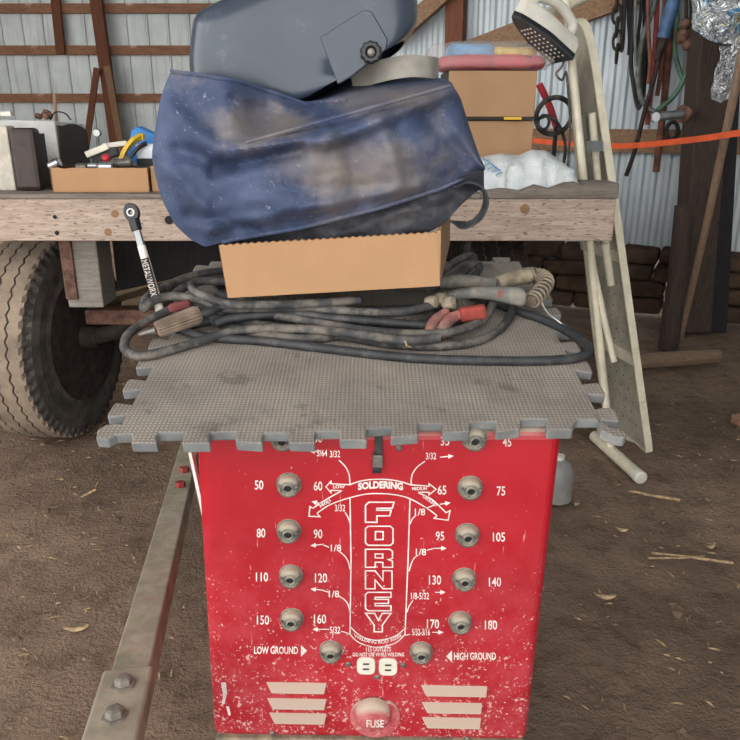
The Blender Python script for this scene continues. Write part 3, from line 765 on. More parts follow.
mb.add(vs, [(k*4+j, ((k+1) % N)*4+j, ((k+1) % N)*4+(j+1) % 4, k*4+(j+1) % 4) for k in range(N) for j in range(4)])
mb.lathe([(.0085,0),(.0080,ax.length*.1)], on(.11), ax, 14)
gp = mb.build('eye_grip', 'black_plastic', rod, bevel=.001)
MB().lathe([(.0060,-.0058),(.0060,.0058),(.0042,.0058),(.0042,-.0058)], cpt, nf, 20, closed=True).build('eyelet', 'zinc', gp)
# black band with its name down the shaft
pc = on(.62); L0 = ax.length*.34
mb = MB(); nseg = 8; vs = []
for s_ in (-.5, .5):
    for k in range(nseg+1):
        t_ = lerp(-1.1, 1.1, k/nseg); vs.append(pc+axn*L0*s_+(side*math.sin(t_)+nf*math.cos(t_))*.0071)
mb.add(vs, [(k, k+1, nseg+2+k, nseg+1+k) for k in range(nseg)]); mb.build('name_band', 'black_yellow', rod, recalc=False)
gv, gf = glyphs('METALWORX', .0); mb = MB(); vs = []
for a_, b_ in gv:
    t_ = lerp(-.62, .62, b_); vs.append(pc+axn*L0*(a_-.5)*.92+(-side*math.sin(-t_)*1+nf*math.cos(t_))*.0082)
mb.add(vs, gf); mb.build('rod_lettering', 'print', rod, recalc=False)
#======================================================================= CARDBOARD TRAY
bl = Mp(228,298,.052); Yt = bl.y
bl = P(228,298,Yt); br = P(440,286,Yt); tl = P(220,248,Yt-.004); tr = P(436,230,Yt-.004)
upv = ((tl-bl)+(tr-br))/2; rt = (br-bl); dp = Vector((0, .25, .25*math.tan(math.radians(6))))
tray = empty('cardboard_tray', (bl+br)/2, 'open brown cardboard tray on the coiled cables under the blue bag', 'cardboard box')
tk = .005
def slab(a, e1, e2, e3):
    m = MB(); m.hexa([a, a+e1, a+e1+e2, a+e2, a+e3, a+e1+e3, a+e1+e2+e3, a+e2+e3]); return m
nd = dp.normalized(); nr = rt.normalized(); nu = upv.normalized()
m = MB(); n_ = 60; vs = []; 
for i in range(n_+1):                      # front wall with a toothed torn top edge
    q = bl+rt*(i/n_); h = 1.0 + (.016 if i % 2 else -.012)
    vs += [q, q+upv*h, q+nd*tk+upv*h, q+nd*tk]
m.add(vs, [(4*i+k, 4*i+4+k, 4*i+4+(k+1) % 4, 4*i+(k+1) % 4) for i in range(n_) for k in range(4)] + [(0,1,2,3), tuple(4*n_+k for k in (3,2,1,0))])
m.build('front_wall', 'card', tray)
slab(bl+dp-nd*tk, rt, nd*tk, upv).build('back_wall', 'card2', tray)
slab(bl+nd*.001-nr*.001, nr*tk, dp-nd*.002-nr*.055, upv*1.0).build('side_wall', 'card_shaded', tray)  # left wall coloured as the shaded side
slab(br-nr*tk+nd*.001, nr*tk, dp*.85+nr*.035, upv*1.03+nr*.006).build('side_wall', 'card2', tray)
slab(bl+nr*tk+nd*tk, rt-nr*2*tk, dp-nd*2*tk, nu*tk).build('tray_floor', 'card2', tray)
#======================================================================= BLUE BAG
Tt = [(152,152),(156,122),(162,92),(171,71),(200,75),(240,82),(280,95),(305,104),(340,100),(380,95),(420,90),(440,86),(451,84),(460,96),(470,128),(478,152),(485,168)]
Bt = [(152,158),(156,180),(162,200),(175,225),(190,239),(205,247),(220,243),(235,239),(300,228),(380,208),(440,189),(478,172),(485,170)]
Yb = Yt - .012
def foldy(x): return 143 + (x-240)*(84-143)/(452-240)
def ridge(x, y, x0, y0, x1, y1, s):
    dx, dy = x1-x0, y1-y0; t_ = max(0, min(1, ((x-x0)*dx+(y-y0)*dy)/(dx*dx+dy*dy))); d = math.hypot(x-x0-dx*t_, y-y0-dy*t_); return math.exp(-(d/s)**2)
RID = [(160,100,215,150,12,.010),(178,150,235,165,9,-.012),(235,150,330,138,9,.014),(215,170,300,150,8,-.014),(300,105,260,125,14,-.012),(330,140,452,90,8,.012),(250,200,330,205,10,.008),(190,215,260,230,7,-.010),(170,170,215,225,10,.010),
       (380,120,400,180,10,.010),(350,150,360,200,12,-.008),(420,110,470,160,9,-.008),(210,228,420,186,7,.008),(225,90,300,112,6,.006)]
def bagY(x, y, tt):
    d = Yb + .055*(1-math.sin(PI*min(1, max(0, (x-150)/336)))**.6) - .035*math.sin(PI*min(1, max(0.0, tt)))
    if x > 225:
        over = foldy(x)-y
        if over > 0: d += sm(225, 270, x)*min(.06, over*.0016 + .012*sm(0, 5, over))
    for x0, y0, x1, y1, s, a in RID: d -= 1.6*a*ridge(x, y, x0, y0, x1, y1, s)
    d += .006*noise.noise(Vector((x*.03, y*.03, 1))) + .003*noise.noise(Vector((x*.08, y*.1, 4)))
    return d
NX, NY = 110, 56
mb = MB(); front = []; backv = []
for i in range(NX+1):
    x = lerp(152, 485, i/NX); t0, b0 = interp(Tt, x), interp(Bt, x)
    for j in range(NY+1):
        tt = j/NY; y = lerp(t0, b0, tt); front.append(P(x, y, bagY(x, y, tt)))
        yb = lerp(t0+interp([(152,0),(200,14),(280,14),(318,-6),(345,-21),(400,-17),(440,-8),(456,0),(485,0)], x), b0-4, tt)
        backv.append(P(x, yb, bagY(x, y, tt)+.02+.20*math.sin(PI*(i+.3)/(NX+.6))**.5))
nf_ = len(front); w_ = NY+1
fs = []
for i in range(NX):
    for j in range(NY):
        a = i*w_+j; fs.append((a, a+1, a+w_+1, a+w_)); fs.append((nf_+a+w_, nf_+a+w_+1, nf_+a+1, nf_+a))
for i in range(NX):
    for j in (0, NY):
        a = i*w_+j; fs.append((a, a+w_, nf_+a+w_, nf_+a))
for j in range(NY):
    for i in (0, NX):
        a = i*w_+j; fs.append((a, a+1, nf_+a+1, nf_+a))
mb.add(front+backv, fs)
bo = P(320,230,Yb+.08)
t = NT('blue_nylon_dust'); t.m = M['blue_nylon']; t.t = t.m.node_tree; t.b = t.t.nodes['Principled BSDF']; t.co = t.n('ShaderNodeTexCoord').outputs['Object']
k = t.b.inputs['Base Color'].links[0].from_socket
nz = t.math('ADD', t.math('MULTIPLY', t.noise(16, 6, .65), .7), t.math('MULTIPLY', t.noise(70, 5, .7), .3))
for (ax_, ay_, rr_, am) in ((262,126,.052,.95),(290,128,.045,.9),(235,132,.035,.7),(320,165,.055,.75),(355,160,.06,.9),(388,170,.055,.85),(340,185,.05,.7),(410,185,.04,.6),(370,90,.06,.9),(420,88,.05,.8),(455,150,.03,.5),(215,120,.03,.5)):
    q = P(ax_, ay_, Yb+.0) - bo
    dn_ = t.n('ShaderNodeVectorMath', operation='MULTIPLY'); sb_ = t.n('ShaderNodeVectorMath', operation='SUBTRACT'); t.l(t.co, sb_.inputs[0]); sb_.inputs[1].default_value = q
    t.l(sb_.outputs[0], dn_.inputs[0]); dn_.inputs[1].default_value = (.75, .35, 1.25)
    ln = t.n('ShaderNodeVectorMath', operation='LENGTH'); t.l(dn_.outputs[0], ln.inputs[0])
    f_ = t.math('MULTIPLY', t.ramp(t.math('ADD', ln.outputs['Value'], t.math('MULTIPLY', nz, -.11)), rr_-.055, rr_-.088), am*.40)
    k = t.mix(f_, k, lin((136,125,112)))
t.l(k, t.b.inputs['Base Color'])
bag = empty('welding_bag', bo, 'dusty blue nylon bag slumped over the cardboard tray under the helmet', 'bag')
mb.build('bag_body', 'blue_nylon', bag, smooth=True)
# hems
def edge_pts(tab, x0, x1, n, tt, off=0): 
    out = []
    for i in range(n+1):
        x = lerp(x0, x1, i/n); y = interp(tab, x)+off; out.append(P(x, y, bagY(x, y, tt)-.0015))
    return out
MB().tube(edge_pts(Tt, 171, 345, 40, 0), .0030, 6).build('top_hem', 'blue_nylon', bag, smooth=True)
MB().tube(edge_pts(Bt, 222, 480, 50, 1), .0028, 6).build('bottom_hem', 'blue_nylon', bag, smooth=True)
MB().tube([P(x, foldy(x)+1.5, bagY(x, foldy(x)+2, .35)-.002) for x in [lerp(246, 450, i/40) for i in range(41)]], .0028, 6).build('flap_hem', 'blue_nylon', bag, smooth=True)
# dark lining hanging out below
lt_ = [(222,236),(300,222),(380,202),(440,184),(478,166),(484,168)]
lb_ = [(222,252),(300,246),(380,238),(430,232),(446,222),(460,206),(476,192),(484,188)]
mb = MB(); fr_ = []; bk_ = []; NX2, NY2 = 60, 14
for i in range(NX2+1):
    x = lerp(222, 484, i/NX2); t0, b0 = interp(lt_, x), interp(lb_, x)
    for j in range(NY2+1):
        tt = j/NY2; y = lerp(t0, b0, tt); yy = Yb+.030+.014*noise.noise(Vector((x*.02, y*.07, 2)))-.010*ridge(x, y, 330, 238, 450, 195, 6)
        fr_.append(P(x, y, yy)); bk_.append(P(x, y, yy+.16))
nf2 = len(fr_); w2_ = NY2+1; fs = []
for i in range(NX2):
    for j in range(NY2):
        a = i*w2_+j; fs += [(a, a+1, a+w2_+1, a+w2_), (nf2+a+w2_, nf2+a+w2_+1, nf2+a+1, nf2+a)]
    for j in (0, NY2):
        a = i*w2_+j; fs.append((a, a+w2_, nf2+a+w2_, nf2+a))
for j in range(NY2):
    for i in (0, NX2):
        a = i*w2_+j; fs.append((a, a+1, nf2+a+1, nf2+a))
mb.add(fr_+bk_, fs); tag(mb.build('lining', 'black_cloth', bag, smooth=True), 'black lining showing under the blue hem')
MB().ribbon(spline([P(463,184,Yb+.03), P(474,184,Yb+.01), P(483,190,Yb), P(486,202,Yb), P(480,216,Yb+.005), P(468,224,Yb+.015), P(458,222,Yb+.03)], 6), Y, .036, .003).build('strap', 'black_cloth', bag, smooth=True)
#======================================================================= HELMET
HY = Yb+.200
prof = [(403,44),(411,34),(415,22),(415,6),(408,-14),(392,-30),(360,-38),(325,-34),(288,-20),(250,-4),(225,7),(208,16),(202,23),(200,32),(198,48),(197,66),(200,84),(211,98),(234,107),(268,111),(302,104)]
def hp(x, y, d): return P(x, y, HY) + Y*d
mid = Vector((352,77,0))
hel = empty('welding_helmet', hp(300,105,.0), 'grey welding helmet shell lying on top of the blue bag', 'welding helmet')
pr = [v for v in spline([(a, b, 0) for a, b in prof], 4)]
mb = MB(); vs = []; ds = []
HW = .118
for k in range(25):
    s = -1+2*k/24; d = math.copysign(abs(s)**.8, s); sc_ = max(0.02, (1-abs(d)**3.2))**(1/2.6); ds.append((d, sc_))
seq = [(-1.0,.03),(-.998,.25),(-.992,.45),(-.98,.62),(-.95,.76),(-.89,.865),(-.78,.93),(-.6,.975),(-.3,.996),(0,1),(.3,.996),(.6,.97),(.78,.92),(.89,.85),(.95,.75),(.98,.62),(.995,.4),(1,.03)]
for d, s_ in seq:
    for q in pr:
        x = mid.x+(q.x-mid.x)*s_; y = mid.y+(q.y-mid.y)*s_; vs.append(hp(x, y, d*HW))
m = len(pr)
mb.add(vs, [(i*m+k, i*m+k+1, (i+1)*m+k+1, (i+1)*m+k) for i in range(len(seq)-1) for k in range(m-1)])
sh = mb.build('shell', 'helmet', hel, smooth=True)
md = sh.modifiers.new('solid', 'SOLIDIFY'); md.thickness = .0025; md.offset = 0
# raised side panel carrying the pivot knob
def near(x, y, off=0):   # a point on the near side of the shell, seen at a pixel
    return P(x, y, HY-HW+off)
pan = [(320,38),(332,30),(364,10),(372,12),(388,40),(386,50),(350,78),(338,85)]
pts = [near(a, b, .003) for a, b in pan]
MB().prism(pts, (0,-.0055,0)).build('side_panel', 'helmet', hel, bevel=.002, bseg=3)
kc = near(371,53,0)
mb = MB(); N = 40; vs = []
for hh, rr in ((.004,.0130),(-.004,.0145),(-.012,.0145),(-.0165,.0125),(-.0165,.0075),(-.012,.0065)):
    for k in range(N):
        r = rr*(1+.045*(1 if (k//2) % 2 else -1)*(1 if rr > .012 else 0)); t_ = 2*PI*k/N; vs.append(kc+Vector((math.cos(t_)*r, hh, math.sin(t_)*r)))
mb.add(vs, [(i*N+k, i*N+(k+1) % N, (i+1)*N+(k+1) % N, (i+1)*N+k) for i in range(5) for k in range(N)] + [[5*N+k for k in range(N)]])
kn = mb.build('pivot_knob', 'black_plastic', hel, bevel=.0008)
MB().lathe([(.0045,0),(.0045,.006),(.002,.007)], kc+Vector((0,-.010,0)), (0,-1,0), 14).build('knob_screw', 'dull_metal', kn)
# headgear band coming out below
bd = spline([P(352,80,HY-.04), P(385,70,HY-.07), P(410,66,HY-.075), P(428,67,HY-.06), P(438,69,HY-.02)], 6)
MB().ribbon(bd, Z, .030, .0025).build('headband', 'grey_band', hel, smooth=True)
#======================================================================= WAGON
DZ = .844; DF = 2.05; DR = .645; DL = -1.3; DB = 4.35; PTH = .024
wag = empty('farm_wagon', (-.3, 3.1, 0), 'weathered flat wooden farm wagon with a bleached front beam and dusty tyre', 'wagon')
xr_ = P(615,215,DF).x
zbm = P(300,241,DF).z; ztm = P(300,199,DF).z
MB().box(((DL+xr_)/2, DF+.02, (zbm+ztm)/2), (xr_-DL, .04, ztm-zbm)).build('front_beam', 'deck_beam', wag, bevel=.003)
mb = MB()
for px, py, r in ((169,220,4.2),(55,217,2),(57,233,2.2)):
    q = P(px, py, DF); MB().lathe([(r*.0028,.003),(r*.0028,-.0015)], q, Y, 14).build('bolt_hole', 'hole', wag)
for px, py, r in ((525,209,5),(108,232,4),(115,214,4)):
    q = P(px, py, DF); vs = []
    mb2 = MB().lathe([(r*.0028,.002),(r*.0026,-.0008)], q, Y, 12); mb2.build('knot', 'girt_r', wag)
# deck boards run along the front, each its own part
y = DF-.004; k = 0; zt = DZ+PTH
while y < DB:
    wd = .14
    th_ = PTH; 
    x1 = xr_+.002 if k == 0 else DR-.01-.02*random.random()
    if k == 0:
        MB().box(((DL+.30)/2, y+wd/2, ztm+.007), (.30-DL, wd, .014)).build('deck_board', 'deck_beam_dark', wag, bevel=.003)
        m2 = MB()
        pts = [P(478,197,DF)]; 
        xa, xb = .30, xr_+.004
        q = [Vector((xa, y, ztm)), Vector((xb, y, ztm)), Vector((xb, y+wd, ztm)), Vector((xa, y+wd, ztm))]
        prof_ = [(.30,.019),(.36,.026),(.41,.020),(.45,.036),(.49,.026),(.53,.040),(.56,.043),(.575,.036),(.59,.043),(xb,.042)]
        vs = []
        for xx, hh in prof_:
            vs += [Vector((xx,y+.004*noise.noise(Vector((xx*30,0,0))),ztm+.0005)), Vector((xx,y+.004,ztm+hh)), Vector((xx,y+wd*.8,ztm+hh)), Vector((xx,y+wd*.8,ztm+.0005))]
        nn_ = len(prof_); m2.add(vs, [(4*i+j, 4*i+4+j, 4*i+4+(j+1) % 4, 4*i+(j+1) % 4) for i in range(nn_-1) for j in range(4)]+[(3,2,1,0), tuple(4*(nn_-1)+j for j in range(4))])
        m2.build('split_board', 'deck_beam_dark', wag, bevel=.004)
    else:
        MB().box(((DL+x1)/2, y+wd/2, ztm+.0065+.001*random.random()), (x1-DL, wd-.006, .0128)).build('deck_board', 'deck_plank', wag, bevel=.003)
    y += wd; k += 1
DT = ztm+.0145
for x in (-1.1, -.65, .05, .5): MB().box((x, (DF+.05+DB)/2, zbm+.05), (.05, DB-DF-.06, .1)).build('joist', 'black_board', wag)
# bolster stub and rusty plate under the beam at left
q0 = P(82,215,2.18); q1 = P(84,306,2.18)
MB().box(((q0.x+q1.x)/2, 2.22, (zbm+P(84,306,2.18).z)/2), (.105, .12, zbm-P(84,306,2.18).z)).build('bolster_block', 'grey_block', wag, bevel=.004)
qa = P(68,250,2.17)
MB().box((qa.x, 2.2, (zbm+P(68,298,2.17).z)/2), (.035, .1, zbm-P(68,298,2.17).z)).build('bolster_plate', 'rust', wag, bevel=.002)
# front axle
zx = P(125,318,2.36).z
MB().box((-.28, 2.4, zx), (1.32, .07, .05)).build('axle_beam', 'rust', wag, bevel=.004)
MB().box((-.3, 2.50, (zbm+.50)/2), (1.1, .12, zbm-.50)).build('shade_timber', 'black_board', wag, bevel=.004)  # black timber added to stand in for the shade under the deck
pa_, pb_ = P(116,290,2.44), P(215,238,2.6)
MB().hexa([P(105,300,2.42), P(150,286,2.42), P(160,290,2.55), P(110,305,2.55), P(105,294,2.42), P(178,278,2.42), P(185,274,2.55), P(112,290,2.55)]).build('axle_gusset', 'axle_wood', wag)
MB().prism([P(180,276,2.7), P(212,272,2.7), P(206,252,2.7)], (0,.06,0)).build('corner_block', 'grey_block', wag)
# wheels
def wheel(cx_, cy_, psi, R=.343, tread='tread'):
    rot = Matrix.Rotation(psi, 3, 'Z'); ax = rot @ X; fwd = rot @ Y; c0 = Vector((cx_, cy_, R-.006))
    N = 216
    tw_ = .215
    rim_r = .215
    # profile across: (x, r, kind)
    cols = [(0,rim_r,0),(.004,rim_r+.02,0),(.002,rim_r+.06,0),(.008,R-.035,0),(.016,R-.018,1),(.020,R-.006,1),(.030,R,2),(.055,R+.001,2),(.063,R+.001,3),(.066,R-.004,3),(.069,R+.002,3),(.100,R+.003,2),(.108,R+.003,3),(.111,R-.003,3),(.114,R+.003,3),(.146,R+.002,2),(.154,R+.002,3),(.157,R-.004,3),(.160,R+.001,3),(.187,R,2),(.195,R-.006,1),(.199,R-.018,1),(.207,R-.035,0),(.213,rim_r+.06,0),(.211,rim_r+.02,0),(.215,rim_r,0)]
    mb = MB().use('tyre').use(tread).use('groove'); vs = []
    for k in range(N):
        t_ = 2*PI*k/N; z_ = .0042*(abs((k % 4)/2-1)*2-1); lug = (k % 4) < 2
        for x_, r_, kd in cols:
            if kd == 3: x_ += z_
            if kd == 1: r_ += (.004 if lug else -.008); x_ += 0 if lug else (.004 if x_ < .1 else -.004)
            vs.append(c0 - ax*x_ + (fwd*math.cos(t_)+Z*math.sin(t_))*r_)
    m_ = len(cols); o = len(mb.v); mb.v += vs
    for k in range(N):
        for j in range(m_-1):
            mb.f.append([k*m_+j, k*m_+j+1, ((k+1) % N)*m_+j+1, ((k+1) % N)*m_+j])
            a, b_ = cols[j], cols[j+1]
            dark = j in (8, 9, 12, 13, 16, 17)
            mb.mi.append(2 if dark else (1 if (a[1] > R-.008 and b_[1] > R-.008) else 0))
    ty = mb.build('tyre', 'tyre', wag, smooth=False)
    rm = MB().lathe([(rim_r+.006,-.002),(rim_r-.004,-.004),(rim_r-.012,-.02),(rim_r-.03,-.075),(.15,-.095),(.09,-.085),(.06,-.07)], c0, ax, 40).build('rim', 'rust_dark', ty, smooth=True)
    MB().lathe([(.062,-.09),(.058,-.03),(.040,-.01),(.036,.03),(.030,.05)], c0, ax, 22).build('hub', 'rust_dark', ty, smooth=True)
    mb = MB()
    for k in range(5):
        t_ = 2*PI*k/5+.3; mb.lathe([(.009,-.085),(.009,-.062)], c0+(fwd*math.cos(t_)+Z*math.sin(t_))*.085, ax, 6)
    mb.build('wheel_nut', 'rust', ty)
    return c0
wheel(-.97, 2.42, math.radians(-7))
wheel(.52, 2.52, 0, tread='rust_dark')
wheel(-.97, 4.0, 0, tread='rust_dark'); wheel(.56, 4.0, 0, tread='rust_dark')  # rear treads coloured dark in place of shade under the wagon
MB().box((-.3, 4.0, .42), (1.1, .1, .12)).build('axle_beam', 'rust', wag)
MB().tube([Vector((-.95,2.42,.335)), Vector((-.86,2.41,.36)), Vector((-.8,2.40,zx))], .028, 12).build('spindle', 'rust_dark', wag, smooth=True)
# tongue
A = PZ(187,455,.20); B = PZ(110,745,.35); dT = (A-B); B = B - dT*.12; A = A + dT*.55
dn = dT.normalized(); sd = dn.cross(Z).normalized(); un = sd.cross(dn)
tw2, thk = .052, .05
def tq(p, s, u): return p+sd*s+un*u
mb = MB(); mb.hexa([tq(B,-tw2/2,-thk), tq(B,tw2/2,-thk), tq(A,tw2/2,-thk), tq(A,-tw2/2,-thk), tq(B,-tw2/2,0), tq(B,tw2/2,0), tq(A,tw2/2,0), tq(A,-tw2/2,0)])
tg_ = mb.build('tongue', 'tongue', wag, bevel=.003)
s0 = .0; p0, p1 = B, B+dn*((PZ(122,668,.34)-B).dot(dn))
mb = MB(); mb.hexa([tq(p0,-.033,0.0005), tq(p0,.033,.0005), tq(p1,.033,.0005), tq(p1,-.033,.0005), tq(p0,-.033,.010), tq(p0,.033,.010), tq(p1,.033,.010), tq(p1,-.033,.010)])
mb.build('hitch_plate', 'tongue', tg_, bevel=.006, bseg=3)
for px, py in ((101,722),(117,683)):
    q = PZ(px, py, .35); q = B+dn*(q-B).dot(dn); MB().lathe([(.0165,.010),(.0165,.0125),(.0115,.0125),(.0110,.021),(.007,.0225)], q, un, 6).build('hitch_bolt', 'bolt', tg_)
for px, py in ((177,492),(183,471)):
    q = PZ(px, py, .22); q = B+dn*(q-B).dot(dn); MB().lathe([(.013,0),(.012,.012)], q+sd*.004, un, 6).build('tongue_nut', 'red_strap', tg_)
#======================================================================= ITEMS ON THE DECK, LEFT
def boxpx(x0, x1, y0, y1, Yf, depth, name, mat, parent=None, bevel=.003, z0=None, yaw=0, **kw):
    a, b = P(x0, y1, Yf), P(x1, y0, Yf); z0 = a.z if z0 is None else z0
    xa, xb = P(x0, (y0+y1)/2, Yf).x, P(x1, (y0+y1)/2, Yf).x
    c0 = Vector(((xa+xb)/2, Yf+depth/2, (z0+b.z)/2))
    return MB().box(c0, (xb-xa, depth, b.z-z0), Matrix.Rotation(yaw, 3, 'Z'))
# white appliance with a brown side
ap = empty('space_heater', (-1.0, 2.45, DT), 'white enamel appliance with a dark brown arched side, behind the brown-fronted box', 'appliance')
Ya = 2.34
a0 = P(62,178,Ya).x; zt_ = P(62,121,Ya).z; xL = -1.42; ztl = zt_+.03
fr0 = Vector((xL, Ya-.10, DT)); fr1 = Vector((a0, Ya, DT)); bk1 = Vector((P(88,150,Ya+.2).x, Ya+.2, DT)); bk0 = fr0+(bk1-fr1)
def up(p, z): return Vector((p.x, p.y, z))
MB().hexa([fr0, fr1, bk1, bk0, up(fr0, zt_+.012), up(fr1, zt_), up(bk1, zt_-.01), up(bk0, zt_+.002)]).build('cabinet', 'white_paint', ap, bevel=.004)
sdir = (bk1-fr1)
nrm_ = Vector((sdir.y, -sdir.x, 0)).normalized()
pts = [fr1+sdir*.02, fr1+sdir*.98] + [up(fr1+sdir*t_, zt_-.012+.014*math.sin(PI*min(1, 1.2*(1-t_)))-.02*(t_)) for t_ in (.98,.8,.6,.4,.2,.02)]
MB().prism([p+nrm_*.0005 for p in pts], nrm_*.006).build('side_cover', 'brown_panel', ap)
for f_ in (.22, .50, .54):
    z_ = lerp(zt_, DT, f_); MB().box((fr0+fr1)/2*1.0 + Vector((.10,-.002+.032,0)) + Z*(z_-DT), ((fr1-fr0).length*.25, .006, .004), Matrix.Rotation(math.atan2(.10, a0-xL), 3, 'Z')).build('panel_line', 'black_yellow', ap)
# brown fronted box
Yc = 2.13
c1 = empty('metal_cabinet', (P(20,190,Yc).x, Yc+.1, DT), 'small rusty white metal box with a dark brown front standing at the deck edge', 'metal box')
boxpx(-40, 37, 134, 190, Yc+.035, .075, '', '', z0=DT).build('box_body', 'black_plastic', c1)
boxpx(-40, 11, 126, 190, Yc, .05, '', '', z0=DT).build('side_panel', 'rusty_white', c1, bevel=.003)
boxpx(11.5, 37, 128, 190, Yc-.01, .05, '', '', z0=DT).build('front_panel', 'brown_panel', c1, bevel=.012)
# rusty clutter on the appliance
q = P(44,119,Ya+.06); q.z = zt_+.002
mb = MB()
for k in range(7): mb.lathe([(.004,-.006),(.011,-.004),(.012,.004),(.004,.007)], q+Vector((random.uniform(-.016,.02), random.uniform(-.01,.01), .011+.004*k*(k < 4))), (random.random(),random.random(),1), 8)
thing('rusty_gadget', mb, 'rust', 'small rusty brown gadget lying on top of the white appliance', 'metal scrap', smooth=True)
pts = [P(50,118,Ya+.06), P(54,113,Ya+.07), P(60,112,Ya+.08), P(66,114,Ya+.08), P(71,119,Ya+.08)]; pts[0].z = pts[-1].z = zt_+.002
thing('wire_loop', MB().tube(spline(pts, 5), .0022, 6), 'black_hose', 'thin dark wire loop arching over the white appliance', 'wire', smooth=True)
q = P(56,119,Ya+.1); q.z = zt_-.001
thing('thin_stick', MB().tube([q, P(54.5,93,Ya+.1)], .005, 6), 'pole', 'thin pale stick standing upright on the white appliance', 'stick')
thing('paper_scrap', MB().box(Vector((P(8,116,Ya).x, Ya+.0, zt_+.0205)), (.03,.03,.012)), 'ivory', 'small white scrap on top of the appliance at the left edge', 'scrap')
# tool tray
Yk = 2.09
tt_ = empty('tool_tray', (P(100,190,Yk).x, Yk+.1, DT), 'shallow cardboard tray of tools at the front edge of the wagon deck', 'cardboard box')
xa, xb = P(52,180,Yk).x, P(148,180,Yk).x; zh = P(100,168,Yk).z
mb = MB(); n_ = 14; vs = []
for i in range(n_+1):
    q = Vector((lerp(xa, xb, i/n_), Yk, DT)); h = zh-DT+.004*noise.noise(Vector((i*.8, 0, 0)))
    vs += [q, q+Z*h, q+Z*h+Y*.004, q+Y*.004]
mb.add(vs, [(4*i+k, 4*i+4+k, 4*i+4+(k+1) % 4, 4*i+(k+1) % 4) for i in range(n_) for k in range(4)] + [(0,1,2,3), tuple(4*n_+k for k in (3,2,1,0))])
mb.build('front_wall', 'card', tt_)
MB().box(((xa+xb)/2, Yk+.2, (DT+zh)/2), (xb-xa, .004, zh-DT)).build('back_wall', 'card2', tt_)
for x in (xa, xb): MB().box((x, Yk+.1, (DT+zh)/2), (.004, .2, zh-DT-.002)).build('side_wall', 'card_shaded', tt_)
MB().box(((xa+xb)/2, Yk+.1, DT+.003), (xb-xa-.008, .19, .004)).build('tray_floor', 'card2', tt_)
thing('cardboard_box', boxpx(151, 190, 166, 191, Yk+.01, .14, '', '', z0=DT), 'card2', 'plain cardboard box on the deck, right of the tool tray, half behind the blue bag', 'cardboard box', bevel=.002)
def soc(x0, y0, x1, y1, r, m, label, Yd=Yk+.05, cat='socket'):
    thing('wrench_socket', MB().lathe([(r*.75,0),(r,.004),(r,(P(x1,y1,Yd)-P(x0,y0,Yd)).length-.004),(r*.8,(P(x1,y1,Yd)-P(x0,y0,Yd)).length)], P(x0,y0,Yd), P(x1,y1,Yd)-P(x0,y0,Yd), 16), m, label, cat, 'sockets in the tool tray', smooth=False)
soc(49,167,60,162,.014,'chrome','bright chrome socket overhanging the left corner of the tool tray')
soc(76,167,87,167,.010,'dull_metal','dull grey socket lying on the tool tray, left of the bright one')
soc(88,166,98,166,.009,'zinc','thin grey extension socket in the middle of the tool tray')
soc(99,167,114,167,.015,'chrome','largest bright socket in the middle of the tool tray')
soc(117,164,132,162,.013,'dull_metal','dull socket in the tool tray below the yellow bow', Yk+.08)
mb = MB().box((lerp(xa, xb, .55), Yk+.13, (DT+zh)/2+.002), (.20, .10, zh-DT-.012)); thing('tool_case', mb, 'steel_dark', 'dark case filling the tool tray behind the sockets', 'tool case', bevel=.006)
mb = plank(P(86,155,Yk+.14), P(108,146,Yk+.15), .018, .012); thing('file_tool', mb, 'ivory', 'white handled tool sticking out left of the tool tray clutter', 'hand tool', bevel=.002)
mb = plank(P(103,146,Yk+.16), P(127,143,Yk+.18), .014, .02); thing('caulk_tool', mb, 'white_plastic', 'white tool lying level above the red ball', 'hand tool', bevel=.002)
mb = MB().lathe([(.006,0),(.011,.003),(.011,.014),(.007,.018)], P(107,160,Yk+.10), (0,-.6,.5), 14); thing('red_piece', mb, 'red_plastic', 'small bright red ball amid the tools in the tray', 'piece', smooth=True)  # unidentified red object, modelled as a small cap
mb = plank(P(92,160,Yk+.16), P(118,150,Yk+.17), .03, .02); thing('grey_tool', mb, 'steel_dark', 'dark grey tool lying crosswise behind the red ball', 'hand tool', bevel=.004)
pts = spline([P(119,163,Yk+.13), P(124,152,Yk+.14), P(132,142,Yk+.15), P(140,137,Yk+.16), P(144,137,Yk+.16)], 6)
bw = empty('yellow_bow_saw', P(122,164,Yk+.13), 'curved yellow handled tool arching over the tool tray', 'hand tool')
MB().ribbon(pts, (.5,-.3,.8), .017, .012).build('handle', 'yellow', bw, bevel=.002)
MB().ribbon([p+Vector((.015,.0,-.018)) for p in pts[2:20]], (.5,-.3,.8), .010, .008).build('inner_grip', 'black_yellow', bw)
gc = P(97,133,Yk+.24); gb = gc.copy(); gb.z = DT
gg = empty('pressure_gauge', gb, 'small round gauge on a thin stem behind the tool tray', 'gauge')
MB().lathe([(.004,0),(.004,gc.z-DT-.012)], gb, Z, 10).build('stem', 'dull_metal', gg)
MB().lathe([(.010,.008),(.012,.006),(.012,-.004),(.010,-.006)], gc, Y, 20).build('dial', 'zinc', gg)
bp = [P(127,150,Yk+.26), P(131,130,Yk+.26), P(137,126,Yk+.26), P(152,133,Yk+.26), P(175,140,Yk+.26), P(175,160,Yk+.26), P(127,160,Yk+.26)]
for i in (4,5): pass
bp[5].z = bp[6].z = DT+.0005
thing('blue_bin', MB().prism(bp, (0,.05,0)), 'blue_plastic', 'bright blue plastic bin peeking out left of the blue bag', 'plastic bin', bevel=.006)
lv_ = empty('white_case', P(150,160,Yk+.18), 'white aluminium case between the yellow tool and the blue bag', 'case')
boxpx(136, 180, 144, 159, Yk+.17, .05, '', '').build('lid', 'alu', lv_, bevel=.003)
boxpx(137, 180, 159, 169, Yk+.18, .05, '', '', z0=DT).build('case_body', 'black_plastic', lv_)
